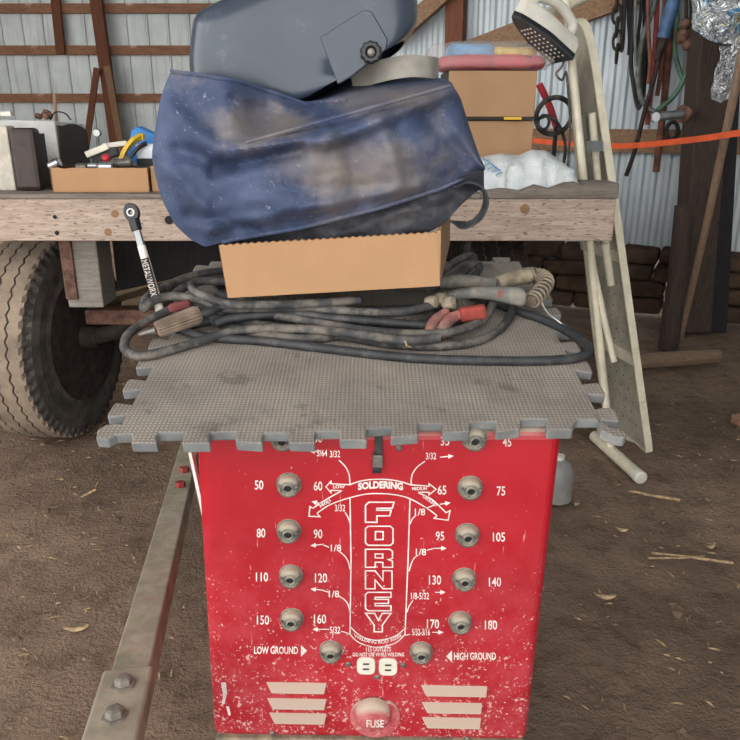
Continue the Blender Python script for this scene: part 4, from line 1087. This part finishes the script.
#======================================================================= ITEMS ON THE DECK, RIGHT
def carton(x0, x1, y0, y1, Yf, depth, label, z0):
    a, b = P(x0, y1, Yf), P(x1, y0, Yf)
    o = empty('carton', Vector(((a.x+b.x)/2, Yf+depth/2, z0)), label, 'cardboard box', 'cartons stacked on the wagon deck')
    xa, xb = P(x0,(y0+y1)/2,Yf).x, P(x1,(y0+y1)/2,Yf).x; zt = b.z
    MB().box(((xa+xb)/2, Yf+depth/2+.003, (z0+zt)/2), (xb-xa, depth-.006, zt-z0)).use('black_yellow').build('carton_body', 'pack_yellow', o, bevel=.002)
    MB().box(((xa+xb)/2, Yf-.0005, (z0+.006+zt)/2), (xb-xa-.002, .007, zt-z0-.010)).build('front_flap', 'card2', o, bevel=.003)
    for f_ in (.12, .75):
        MB().box((lerp(xa, xb, f_), Yf-.001, z0+.004), (.05, .007, .007)).build('yellow_mark', 'yellow', o)
    return o, zt
o1, z1 = carton(461, 533, 120, 156, 2.28, .24, 'lower brown carton under the wider one, behind the white plastic bag', DT)
o2, z2 = carton(448, 536, 70, 118.5, 2.26, .26, 'upper wider brown carton carrying the red and blue wrapped packs', z1+.0005)
# wrapped packs
def pillow(x0, x1, y0, y1, Yc_, d, m, nm, par, k=3):
    a, b = P(x0, y1, Yc_), P(x1, y0, Yc_); c0 = (a+b)/2; rx, rz, ryy = (b.x-a.x)/2, (b.z-a.z)/2, d/2; vs = []; n1, n2 = 14, 24
    for i in range(n1+1):
        ph = -PI/2+PI*i/n1
        for j in range(n2):
            t_ = 2*PI*j/n2; f = lambda v, e: math.copysign(abs(v)**e, v)
            q = Vector((rx*f(math.cos(ph), .5)*f(math.cos(t_), .45), ryy*f(math.cos(ph), .5)*f(math.sin(t_), .45), rz*f(math.sin(ph), .6)))
            q *= 1+(.16 if m == 'wrap' else .08)*noise.noise(q*(28 if m == 'wrap' else 20))
            vs.append(c0+q)
    mbx = MB(); mbx.add(vs, [(i*n2+j, i*n2+(j+1) % n2, (i+1)*n2+(j+1) % n2, (i+1)*n2+j) for i in range(n1) for j in range(n2)]); return mbx.build(nm, m, par, smooth=True)
pk = empty('wrapped_towels', Vector((P(495,70,2.36).x, 2.38, z2)), 'clear bag of folded red, blue and yellow packs on top of the cartons', 'packaged goods')
pillow(434, 544, 55, 72.5, 2.36, .20, 'pink_red', 'red_pack', pk)
pillow(446, 494, 45, 62, 2.37, .18, 'pack_blue', 'blue_pack', pk)
pillow(484, 534, 48, 61, 2.37, .18, 'pack_yellow', 'yellow_pack', pk)
pillow(426, 552, 43, 73, 2.35, .24, 'wrap', 'clear_wrap', pk)
mb = MB().box(P(528,58,2.27), (.018,.004,.012)); mb.build('price_tag', 'black_yellow', pk)
# white plastic bag
bgx = [(472,168),(480,158),(500,154),(520,156),(533,150),(545,151),(560,160),(572,174),(578,186)]
mb = MB(); vs = []; n1, n2 = 40, 12
for i in range(n1+1):
    x = lerp(472, 579, i/n1); t0 = interp(bgx, x)
    ytop = P(x, t0, 2.17).z
    zbot = DT
    for j in range(n2+1):
        s = j/n2*PI; yy = 2.18-.085*math.cos(s); hz = (ytop-zbot)*max(0, math.sin(s))**.5
        xx = P(x, t0, 2.17).x
        e_ = .010*noise.noise(Vector((xx*28, yy*28, hz*20)))+.007*noise.noise(Vector((xx*60, yy*60, hz*50)))
        vs.append(Vector((xx+e_, yy-e_, zbot+.001+max(0, hz+e_*.5*math.sin(s)))))
w3 = n2+1
mb.add(vs, [(i*w3+j, i*w3+j+1, (i+1)*w3+j+1, (i+1)*w3+j) for i in range(n1) for j in range(n2)] + [(i*w3+n2, i*w3, (i+1)*w3, (i+1)*w3+n2) for i in range(n1)] + [[j for j in range(w3)], [n1*w3+j for j in range(w3)][::-1]])
pbg = thing('plastic_bag', mb, 'bag_white', 'crumpled white plastic bag with blue print at the deck edge', 'plastic bag', smooth=True)
mb = MB()
for k in range(4):
    q = P(486+k*4, 160+k*3.0, 2.088); mb.box(q, (.020,.004,.0035), Matrix.Rotation(.5, 3, 'Y')); mb.box(q+Vector((.004,0,-.012)), (.020,.004,.003), Matrix.Rotation(-.4, 3, 'Y'))
mb.build('blue_print', 'blue_ink', pbg)
# black coil, red lever by the cartons
def ring(c0, rx, rz, r, tilt=0, n=40):
    return MB().tube([c0+Vector((rx*math.cos(2*PI*k/n), tilt*math.cos(2*PI*k/n+1), rz*math.sin(2*PI*k/n))) for k in range(n+1)], r, 8, cap=False)
cc = P(554,116,2.62)
o = empty('coiled_hose', Vector((cc.x, cc.y, DT)), 'black coiled hose standing behind the white plastic bag', 'hose')
ring(cc, .062, .058, .0085, .02).build('hose_loop', 'rubber', o, smooth=True)
MB().tube(spline([cc+Vector((-.055,-.01,-.01)), cc+Vector((-.02,-.01,.0)), cc+Vector((.02,-.01,-.035)), cc+Vector((.045,0,-.09)), cc+Vector((.045,0,-.15)), Vector((cc.x+.03, cc.y, DT+.008))], 6), .006, 8).build('hose_tail', 'rubber', o, smooth=True)
ring(cc+Vector((-.035,-.01,-.02)), .018, .022, .005).build('hose_clip', 'rubber', o, smooth=True)
pts = spline([P(539,84,2.70), P(545,96,2.70), P(551,110,2.70), P(556,126,2.70)], 5); qf = pts[-1].copy(); qf.z = DT; 
rp = empty('red_bolt_cutter', qf, 'red handled tool standing between the cartons and the ironing board', 'hand tool')
MB().tube(pts, .012, 8).build('handle', 'red_plastic', rp, smooth=True)
MB().tube([pts[-1], qf], .008, 8).build('shank', 'steel_dark', rp, smooth=True)
#======================================================================= IRONING BOARD
N0 = PZ(650,452,.0); N0 = Vector((N0.x, N0.y, 0)); 
T0 = P(590,18,2.36)
F0 = Vector((P(608,436,2.47).x, 2.47, 0.0))
Ld = (T0-N0); Wd = (F0-N0)
ib = empty('ironing_board', (N0+F0)/2, 'cream metal ironing board with folded tube legs leaning on the wagon side', 'ironing board')
Wn = Wd.normalized(); Lv = Ld - Wn*Ld.dot(Wn)
bn = Lv.cross(Wn).normalized()
if bn.x > 0: bn = -bn       # underside faces left, to the wagon
LL = Ld.length; W_ = Wd.length
def IB(s, w, h=0): return N0 + Ld*s + Wd*w + bn*h     # s along 0..1, w across 0..1
outl = [(0.02,0),(0,.06),(0,.94),(.02,1)]
near_ = [(.012,.02),(.03,0),(.3,0),(.6,.0),(.8,.005),(.9,.015),(.95,.04),(.98,.09),(.995,.16),(1.0,.24)]
far_ = [(1.0,.30),(.992,.38),(.97,.46),(.92,.53),(.82,.62),(.65,.75),(.45,.88),(.25,.97),(.1,1),(.03,1),(.012,.98),(0,.92),(0,.08)]
ol = near_+far_
MB().prism([IB(s, w, -.004) for s, w in ol], bn*.003).build('board_sheet', 'cream_mesh', ib)
pth = [IB(s, w, .0) for s, w in ol]; pth = spline(pth+[pth[0]], 5)
mb = MB()
vs = []; m = len(pth)
cen = IB(.5, .5)
for i in range(m):
    tg = (pth[(i+1) % (m-1)]-pth[(i-1) % (m-1)]).normalized(); ou = tg.cross(bn)
    if ou.dot(pth[i]-cen) < 0: ou = -ou
    for a, b_ in ((0,-.008),(.006,-.008),(.006,.016),(0,.016)): vs.append(pth[i]+ou*a+bn*b_)
mb.add(vs, [(i*4+k, ((i+1))*4+k, ((i+1))*4+(k+1) % 4, i*4+(k+1) % 4) for i in range(m-1) for k in range(4)])
mb.build('board_rim', 'cream', ib, smooth=False)
for s in (.22, .47):
    slab(IB(s,.02,.0), Wd*.96, Ld.normalized()*.035, bn*.014).build('cross_brace', 'cream', ib, bevel=.002)
mb = MB()
for i in range(26):
    for j in range(4):
        mb.lathe([(.0028,-.0008),(.0028,.0005)], IB(.05+i*.03, .26+j*.16+(.08 if i % 2 else 0), -.0008), bn, 8)
tag(mb.build('vent_hole', 'black_yellow', ib), kind='stuff')
# main leg with its T foot
fa, fb = PZ(599,440,.022), PZ(640,477,.022); fa = fb+(fa-fb)*1.12
ft = fb.lerp(fa, .62)
ltop = P(566,2,2.30)
lg = MB().tube([ft, ft.lerp(ltop, .5), ltop+(ltop-ft)*.04], .0118, 14).build('leg', 'cream', ib, smooth=True)
MB().tube([fa, fb], .019, 16).build('foot_bar', 'cream', lg, smooth=True)
MB().lathe([(.0205,0),(.0205,.022),(.016,.026)], fb-(fb-fa).normalized()*.016, fb-fa, 18).build('foot_cap', 'white_plastic', lg)
ca = P(541,18,2.27); cb = P(592,-8,2.38)
MB().tube([ca, cb], .017, 14).build('foot_bar', 'cream', ib, smooth=True)
MB().tube([P(592,262,2.24), P(604,318,2.22), P(614,362,2.18)], .010, 10).build('leg', 'cream', ib, smooth=True)
MB().tube([P(605,244,2.28), P(611,285,2.28)], .012, 10).build('leg_stub', 'cream', ib, smooth=True)
MB().tube([P(592,113,2.34), P(598,182,2.33), P(607,250,2.30)], .011, 10).build('leg', 'cream', ib, smooth=True)
slab(P(588,141,2.25), Vector((.055,.03,0)), Vector((0,.02,0)), Vector((0,0,-.03))).build('clip', 'zinc', ib, bevel=.002)
slab(P(601,125,2.40), Vector((.02,.01,0)), Vector((0,.02,0)), P(606,182,2.40)-P(601,125,2.40)).build('sliding_track', 'steel_dark', ib)
slab(P(586,112,2.36), Vector((.006,.01,0)), Vector((0,.01,0)), P(589,150,2.36)-P(586,112,2.36)).build('spring_wire', 'zinc', ib)
# clothes iron on the rest
io = P(562,62,2.24); tp = P(511,16,2.16)
axI = (tp-io); LI = axI.length; axI.normalize()
upI = (P(570,38,2.24)-P(562,62,2.24)); upI = (upI-axI*upI.dot(axI)).normalized()
sdI = axI.cross(upI).normalized()
if sdI.y > 0: sdI = -sdI
# sole faces down-left towards the viewer: lean it about its long axis
rotI = Matrix.Rotation(math.radians(11), 3, axI); 
upI = rotI @ upI; sdI = rotI @ sdI
if upI.y < 0:
    rotI = Matrix.Rotation(math.radians(-22), 3, axI); upI = rotI @ upI; sdI = rotI @ sdI
iron = empty('clothes_iron', io, 'white and black clothes iron with a holed soleplate hanging at the ironing board top', 'clothes iron')
LI = .21
def sole(s, sc=1): # outline half widths
    return .044*sc*(min(1, (1-s)*1.9))**.6
def loft(levels):   # (height, scale, shift)
    mbx = MB(); n = 12; vs = []
    for h, k, sh_ in levels:
        pts = [(s, sole(s, k)) for s in [i/n for i in range(n+1)]]; loop = [(s, w) for s, w in pts]+[(s, -w) for s, w in pts[::-1][1:]]
        for s, w in loop: vs.append(io+axI*(s*LI*(.9+.1*k)+sh_)+sdI*w+upI*h)
    m_ = len(loop); mbx.add(vs, [(i*m_+j, i*m_+(j+1) % m_, (i+1)*m_+(j+1) % m_, (i+1)*m_+j) for i in range(len(levels)-1) for j in range(m_)] + [list(range(m_))[::-1], [(len(levels)-1)*m_+j for j in range(m_)]]); return mbx
sl = loft([(0,1,0),(.006,1,0)]).build('soleplate', 'sole', iron)
mb = MB()
for i in range(9):
    s = .12+i*.075
    for w in (-.6, -.2, .2, .6):
        if abs(w)*sole(s) < sole(s)-.004: mb.lathe([(.0032,-.0010),(.0032,.001)], io+axI*s*LI+sdI*w*sole(s), upI, 8)
mb.build('steam_hole', 'ivory', sl)
loft([(.0065,.98,0),(.018,.96,0)]).build('skirt', 'black_plastic', iron)
loft([(.0185,.95,0),(.045,.88,0),(.060,.75,.006),(.066,.6,.012)]).build('iron_body', 'white_plastic', iron, smooth=False, bevel=.002)
MB().tube(spline([io+axI*.02+upI*.06, io+axI*.02+upI*.10, io+axI*.09+upI*.115, io+axI*.16+upI*.09, io+axI*.165+upI*.055], 5), .014, 10).build('iron_handle', 'white_plastic', iron, smooth=True)
MB().lathe([(.012,0),(.011,.008)], io+axI*.09+upI*.062, upI, 16).build('dial_knob', 'black_yellow', iron)
ce = P(572,176,2.24)
MB().tube(spline([io+upI*.03, P(562,66,2.24), P(556,74,2.24), P(562,80,2.24), P(566,72,2.25), P(568,90,2.25), P(570,130,2.26), Vector((ce.x-.008, 2.27, DT+.03))], 6), .0035, 7).build('power_cord', 'rubber', iron, smooth=True)
#======================================================================= RIGHT WALL THINGS
# standing post and boards
pf = Vector((P(693,332,3.70).x, 3.70, 0)); pt = P(716,20,3.86)
po = empty('timber_post', pf, 'thick dark weathered timber post standing at the right steel wall', 'post')
d_ = (pt-pf); R_ = .105
MB().hexa([pf+Vector((-.10,-.08,0)), pf+Vector((.06,-.08,0)), pf+Vector((.06,.08,0)), pf+Vector((-.10,.08,0))] + [pt+d_*.6+Vector((a, b_, 0)) for a, b_ in ((-.10,-.08),(.06,-.08),(.06,.08),(-.10,.08))]).build('post_body', 'post', po, bevel=.012)
MB().hexa([pf+Vector((.061,-.05,0)), pf+Vector((.15,-.05,0)), pf+Vector((.15,.0,0)), pf+Vector((.061,.0,0))] + [pt+Vector((a, b_, -.1)) for a, b_ in ((.061,-.05),(.12,-.05),(.12,.0),(.061,.0))]).build('black_board', 'black_board', po)
a, b = PZ(668,347,.0), P(684,206,3.35)
thing('round_stake', MB().tube([a, a.lerp(b, .5)+Vector((.01,0,0)), b], [.048,.044,.04], 12), 'post', 'short round stake leaning on the dark timber post', 'stake', smooth=True)
a, b = PZ(680,338,.005), P(745,40,2.98)
thing('wooden_pole', MB().tube([a, a.lerp(b, .5)+Vector((.008,0,0)), b+(b-a)*.15], .0165, 10), 'pole', 'long pale wooden pole leaning across the dark post', 'pole', smooth=True)
a, b = PZ(640,361,.035), PZ(718,356,.035)
thing('wood_rail', MB().tube([a-(b-a)*.3, a.lerp(b, .5), b], [.034,.036,.032], 9), 'log', 'pale split rail lying on the dirt below the timber post', 'log')
q = PZ(734,424,.0); thing('brick_chunk', MB().box(q+Vector((.03,0,.018)), (.075,.05,.036), Matrix.Rotation(.4, 3, 'Z')), 'brick', 'pinkish broken brick on the dirt at the right edge', 'brick', bevel=.008)
# pipe stub on the post
q = P(656,117,3.55); q2 = P(684,114,3.70)
pp = empty('pipe_stub', q2, 'short grey pipe with a rusty flange sticking out from the dark post', 'pipe')
MB().tube([q, q2], .021, 14).build('pipe', 'zinc', pp, smooth=True)
MB().lathe([(.020,-.02),(.042,-.012),(.042,.008),(.02,.010)], q2, q2-q, 14).build('flange', 'rust', pp)
# foil insulation at the top
fo = empty('foil_insulation', P(718,40,3.3), 'printed silver foil insulation hanging over the top of the dark post', 'insulation')
def sheetpx(poly_t, poly_b, Yd, n1, n2, m, nm, par, amp=.03, th=.006):
    vs = []; mbx = MB()
    for i in range(n1+1):
        t_ = i/n1
        for j in range(n2+1):
            s = j/n2
            a = Vector((interp(poly_t[0], t_), interp(poly_t[1], t_))); b = Vector((interp(poly_b[0], t_), interp(poly_b[1], t_)))
            q = a.lerp(b, s); p = P(q.x, q.y, Yd + .04*math.sin(t_*5+s*3)); p.y += amp*noise.noise(Vector((p.x*16, p.z*16, 0)))
            vs.append(p)
    w = n2+1; nn = len(vs)
    vs += [p+Vector((0,th,0)) for p in vs]
    fs = []
    for i in range(n1):
        for j in range(n2):
            a = i*w+j; fs += [(a, a+1, a+w+1, a+w), (nn+a+w, nn+a+w+1, nn+a+1, nn+a)]
        for j in (0, n2): a = i*w+j; fs.append((a, a+w, nn+a+w, nn+a))
    for j in range(n2):
        for i in (0, n1): a = i*w+j; fs.append((a, a+1, nn+a+1, nn+a))
    mbx.add(vs, fs); return mbx.build(nm, m, par, smooth=True)
sheetpx(([(0,690),(1,775)], [(0,-15),(1,-15)]), ([(0,694),(.3,703),(.5,716),(1,775)], [(0,30),(.15,32),(.4,40),(.6,44),(1,46)]), 3.32, 24, 16, 'foil_print', 'foil_sheet', fo)
sheetpx(([(0,722),(1,745)], [(0,38),(1,38)]), ([(0,711),(.5,722),(1,732)], [(0,99),(.5,103),(1,96)]), 3.30, 10, 18, 'foil', 'foil_strip', fo, .035)
# orange strap
pts = [P(500,137,3.95), P(560,143,3.75), P(622,146,3.5), P(690,140,3.12), P(745,132,2.92), P(800,124,2.8)]
# tie its ends to the wall and a nail on the pole side
thing('orange_strap', MB().ribbon(spline(pts, 6), Z, .024, .002), 'orange', 'bright orange webbing strap stretched across in front of the dark post', 'strap')
# hanging ropes, hoses, chains on a bar
hb = wallp(655,-55,.3)
barp = [hb-WD*.42, hb+WD*.40]
bar = empty('hanging_bar', hb, 'wooden rail above the frame that carries ropes and hoses', 'rail')
MB().tube(barp, .02, 10).build('rail', 'pole', bar)
for q in barp: MB().tube([q, q-WN*.29], .012, 8).build('bracket', 'rust', bar)
def hang(name, pts, off, r, m, label, cat, n=8, close=False, grp=None):
    pp_ = [wallp(a, b, off) for a, b in pts]
    p = spline(pp_, 6)
    return thing(name, MB().tube(p, r, n), m, label, cat, grp, smooth=True)
hang('green_hose', [(657,-52),(655,0),(642,40),(638,80),(643,102),(655,112)], .24, .014, 'grey_hose', 'grey-green hose hanging in a long curve down to the pipe stub', 'hose')
hang('green_hose', [(690,-52),(692,10),(692,40),(686,75),(672,98),(658,110),(652,122)], .22, .013, 'green_hose', 'bright green hose curving down beside the dark post', 'hose')
hang('green_hose', [(676,-52),(677,20),(675,50),(680,72),(684,80)], .17, .013, 'green_hose', 'short green hose hanging straight behind the blue tool', 'hose')
hang('red_strap', [(659,-52),(656,30),(652,80),(647,125)], .20, .013, 'red_strap', 'long red strap hanging left of the blue tool', 'strap')
hang('red_strap', [(667,-52),(664,30),(661,70),(657,96)], .13, .012, 'rust_rod', 'rusty red rod hanging close to the wall behind the blue tool', 'rod')
hang('rusty_bar', [(676,-52),(668,60),(662,120),(656,172)], .10, .019, 'rust_rod', 'long rusty bar hanging below the girt by the post', 'bar')
hang('black_strap', [(647,-52),(646,30),(644,70),(642,98)], .12, .018, 'black_hose', 'thick black strap hanging nearest the wall', 'strap')
hang('black_strap', [(634,-52),(630,10),(631,40),(630,55)], .16, .016, 'black_hose', 'short black strap hanging beside the chain', 'strap')
hang('black_strap', [(639,-52),(634,20),(631,60),(634,88),(638,108),(641,100),(642,80),(640,50)], .2, .011, 'black_hose', 'looped dark rope with its bend hanging lowest', 'rope')
hang('black_strap', [(627,-52),(624,10),(622,45),(620,52)], .2, .013, 'black_hose', 'dark strap hanging left of the looped rope', 'strap')
hang('pry_bar', [(664,40),(655,75),(645,110),(635,150),(626,176)], .26, .012, 'rust_dark', 'dark rusty pry bar slanting down across the girt', 'pry bar')
hang('leather_strap', [(649,-52),(648,20),(650,60),(648,84)], .27, .010, 'rust_rod', 'thin brown strap hanging just left of the blue tool', 'strap')
hang('dark_rope', [(644,-52),(641,10),(637,50),(640,72),(645,60),(646,20)], .15, .009, 'black_hose', 'thin dark rope hanging in a narrow loop behind the grey-green hose', 'rope')
hang('thin_rope', [(637,-52),(635,30),(636,66)], .27, .008, 'grey_hose', 'thin pale grey rope hanging straight in front of the black straps', 'rope')
hang('iron_bar', [(671,-52),(667,40),(664,90)], .07, .014, 'rust_dark', 'short dark iron bar hanging flat on the wall behind the red straps', 'bar')
bt = empty('blue_handled_tool', wallp(660,45,.27), 'blue tube-handled tool hanging among the red straps', 'hand tool')
MB().tube([wallp(679,-20,.27), wallp(674,0,.27), wallp(663,38,.27)], [.03,.032,.03], 14).build('blue_tube', 'blue_tool', bt, smooth=True)
MB().tube([wallp(663,38,.27), wallp(660,50,.27), wallp(657,60,.27)], [.022,.018,.014], 10).build('shank', 'rust_dark', bt, smooth=True)
MB().tube([wallp(679,-20,.27), wallp(684,-52,.29)], .012, 8).build('hook', 'rust_dark', bt, smooth=True)
# chain
ch = empty('hanging_chain', wallp(616,60,.22), 'dark steel chain hanging leftmost on the right wall', 'chain')
for k in range(9):
    q = wallp(617.0+.3*math.sin(k*2), -52+k*13.2, .22); rr = .045
    pts = []
    for i in range(17):
        t_ = 2*PI*i/16; sd_ = WD if k % 2 else WN; pts.append(q+sd_*.020*math.cos(t_)+Z*rr*math.sin(t_))
    MB().tube(pts, .0075, 6, cap=False).build('chain_link', 'rust_dark', ch, smooth=True)
# rusty clevis by the green hose
cv = empty('rusty_clevis', wallp(685,38,.24), 'lumpy rusty clevis hanging between the blue tool and the post', 'clevis')
for a, b, r in ((685,24,.028),(683,36,.036),(688,44,.03)):
    MB().lathe([(r*.3,-r),(r*.9,-r*.5),(r,0),(r*.8,r*.6),(r*.3,r)], wallp(a, b, .26), (.3,-.4,.8), 10).build('lug', 'rust', cv, smooth=True)
MB().tube([wallp(686,20,.26), wallp(687,-52,.29)], .008, 6).build('clevis_wire', 'rust_dark', cv)
thing('steel_ring', ring(wallp(672,131,.09), .03, .045, .011), 'rust_dark', 'rusty steel ring hanging on the girt below the pipe stub', 'ring', smooth=True)
#======================================================================= GROUND THINGS
def twig(pts, r, m, name, label, cat, grp=None):
    thing(name, MB().tube([PZ(a, b, h) for a, b, h in pts], r, 5), m, label, cat, grp)
twig([(652,553,.012),(690,557,.012),(733,563,.012)], .004, 'straw', 'straw_stalk', 'long double straw stalk on the dirt right of the welder', 'straw')
twig([(648,558,.010),(680,558,.012),(705,556,.012)], .003, 'straw', 'straw_stalk', 'shorter straw stalk lying along the long one', 'straw')
twig([(629,491,.012),(655,496,.012),(680,500,.012)], .005, 'straw', 'straw_stalk', 'single pale stalk near the foot of the ironing board', 'straw')
twig([(81,497,.02),(95,490,.035),(99,482,.03)], .004, 'straw', 'twig', 'pale curled twig left of the wagon tongue', 'twig')
def leafy(px, py, a, b, rot, label, name='dry_leaf', cat='leaf', m='leaf'):
    c0 = PZ(px, py, 0); c0.z = floorh(c0.x, c0.y)+.012; R = Matrix.Rotation(rot, 3, 'Z'); pts = []
    for k in range(12):
        t_ = 2*PI*k/12; rr = .55+.2*noise.noise(Vector((px, k, 0))); pts.append(c0+R @ Vector((a*math.cos(t_)*rr, b*math.sin(t_)*rr, .004*math.cos(2*t_))))
    thing(name, MB().prism(pts, (0,0,.003)), m, label, cat)
leafy(710,543,.028,.018,.3,'pale dry leaf on the dirt at the right edge of the clearing')
leafy(605,596,.045,.016,-.2,'brown dry leaf beside the red welder case')
leafy(577,501,.016,.03,-.4,'curled leaf by the grey bottle behind the welder')
leafy(677,609,.024,.045,-.3,'flat wood chip lying on the dirt right of the welder','wood_chip','wood chip','log')
leafy(76,627,.05,.014,.1,'pale scrap of bark on the dirt left of the tongue','bark_scrap','bark','straw')
leafy(622,528,.03,.01,-.5,'small dry leaf below the ironing board foot')
# litter nobody could count
mb = MB()
for k in range(2200):
    x = random.uniform(-2.2, 2.4); y = random.uniform(.75, 3.4); L_ = random.uniform(.005, .026); a = random.uniform(0, PI); w = random.uniform(.0008, .0026)
    d = Vector((math.cos(a), math.sin(a), random.uniform(-.1,.1))); c0 = Vector((x, y, floorh(x, y)+.003)); s = Vector((-d.y, d.x, 0))*w
    mb.add([c0-d*L_/2-s, c0+d*L_/2-s, c0+d*L_/2+s, c0-d*L_/2+s, c0+Z*.003], [(0,1,4),(1,2,4),(2,3,4),(3,0,4),(3,2,1,0)])
st = tag(mb.build('straw_litter', 'straw', None), 'scattered bits of straw and chaff over the dirt floor', 'straw', kind='stuff')
mb = MB()
for k in range(260):
    x = random.uniform(-2.2, 2.4); y = random.uniform(.75, 3.4); r = random.uniform(.004, .013)
    mb.lathe([(r*.5,0),(r,r*.4),(r*.6,r*.9)], Vector((x, y, floorh(x, y)-.002)), (random.uniform(-.3,.3), random.uniform(-.3,.3), 1), 6)
tag(mb.build('dirt_clods', 'dirt', None, smooth=True), 'small clods of earth over the dirt floor', 'dirt', kind='stuff')
# grey bottle and white strip behind the welder
q = PZ(556,501,0)
jg = empty('plastic_jug', q, 'grey plastic jug on the dirt, peeking out right of the welder', 'jug')
zt_j = P(560,459,q.y).z
MB().lathe([(.030,0.002),(.042,.01),(.044,zt_j*.7),(.034,zt_j*.9),(.014,zt_j)], q, Z, 24).build('jug_body', 'jug', jg, smooth=True)
MB().lathe([(.013,zt_j-.002),(.013,zt_j+.012)], q, Z, 16).build('jug_cap', 'white_plastic', jg)
a, b = P(191,452,.95), P(201,498,.93)
d_ = (a-b); thing('white_strip', plank(b-d_*(b.z/d_.z), a, .0045, .012), 'white_strip', 'narrow white plastic strip standing against the left side of the welder', 'strip')
# earth bank added beyond the wagon to keep the view under it dark
mb = MB(); vs = []; n1, n2 = 40, 10
for i in range(n1+1):
    x = lerp(-5.5, -1.0, i/n1)
    for j in range(n2+1):
        s = j/n2; y = 4.7+s*1.5; h = .62*math.sin(PI*s)**.6*(1+.15*noise.noise(Vector((x*2, y*2, 0))))-.02; vs.append((x, y, h))
w = n2+1; mb.add(vs, [(i*w+j, (i+1)*w+j, (i+1)*w+j+1, i*w+j+1) for i in range(n1) for j in range(n2)])
tag(mb.build('added_dark_bank', 'dirt', None, smooth=True), 'added earth bank that darkens the view under the wagon', 'dirt', kind='stuff')
#======================================================================= LIGHT
w = bpy.data.worlds.new('world'); sc.world = w; w.use_nodes = True
bg = w.node_tree.nodes['Background']; bg.inputs['Color'].default_value = (1.0, .985, .96, 1); bg.inputs['Strength'].default_value = 1.0
def portal(loc, rot, sx, sy):
    ld = bpy.data.lights.new('doorway_daylight', 'AREA'); ld.shape = 'RECTANGLE'; ld.size = sx; ld.size_y = sy
    ld.cycles.is_portal = True
    o = bpy.data.objects.new('doorway_daylight', ld); col.objects.link(o); o.location = loc; o.rotation_euler = rot
    return o
sd_ = bpy.data.lights.new('sun', 'SUN'); sd_.energy = 0.0
sc.view_settings.view_transform = 'Standard'; sc.view_settings.look = 'None'; sc.view_settings.gamma = 1; sc.view_settings.use_curve_mapping = False
sc.view_settings.exposure = 1.75
sc.cycles.use_denoising = True
sc.cycles.max_bounces = 8
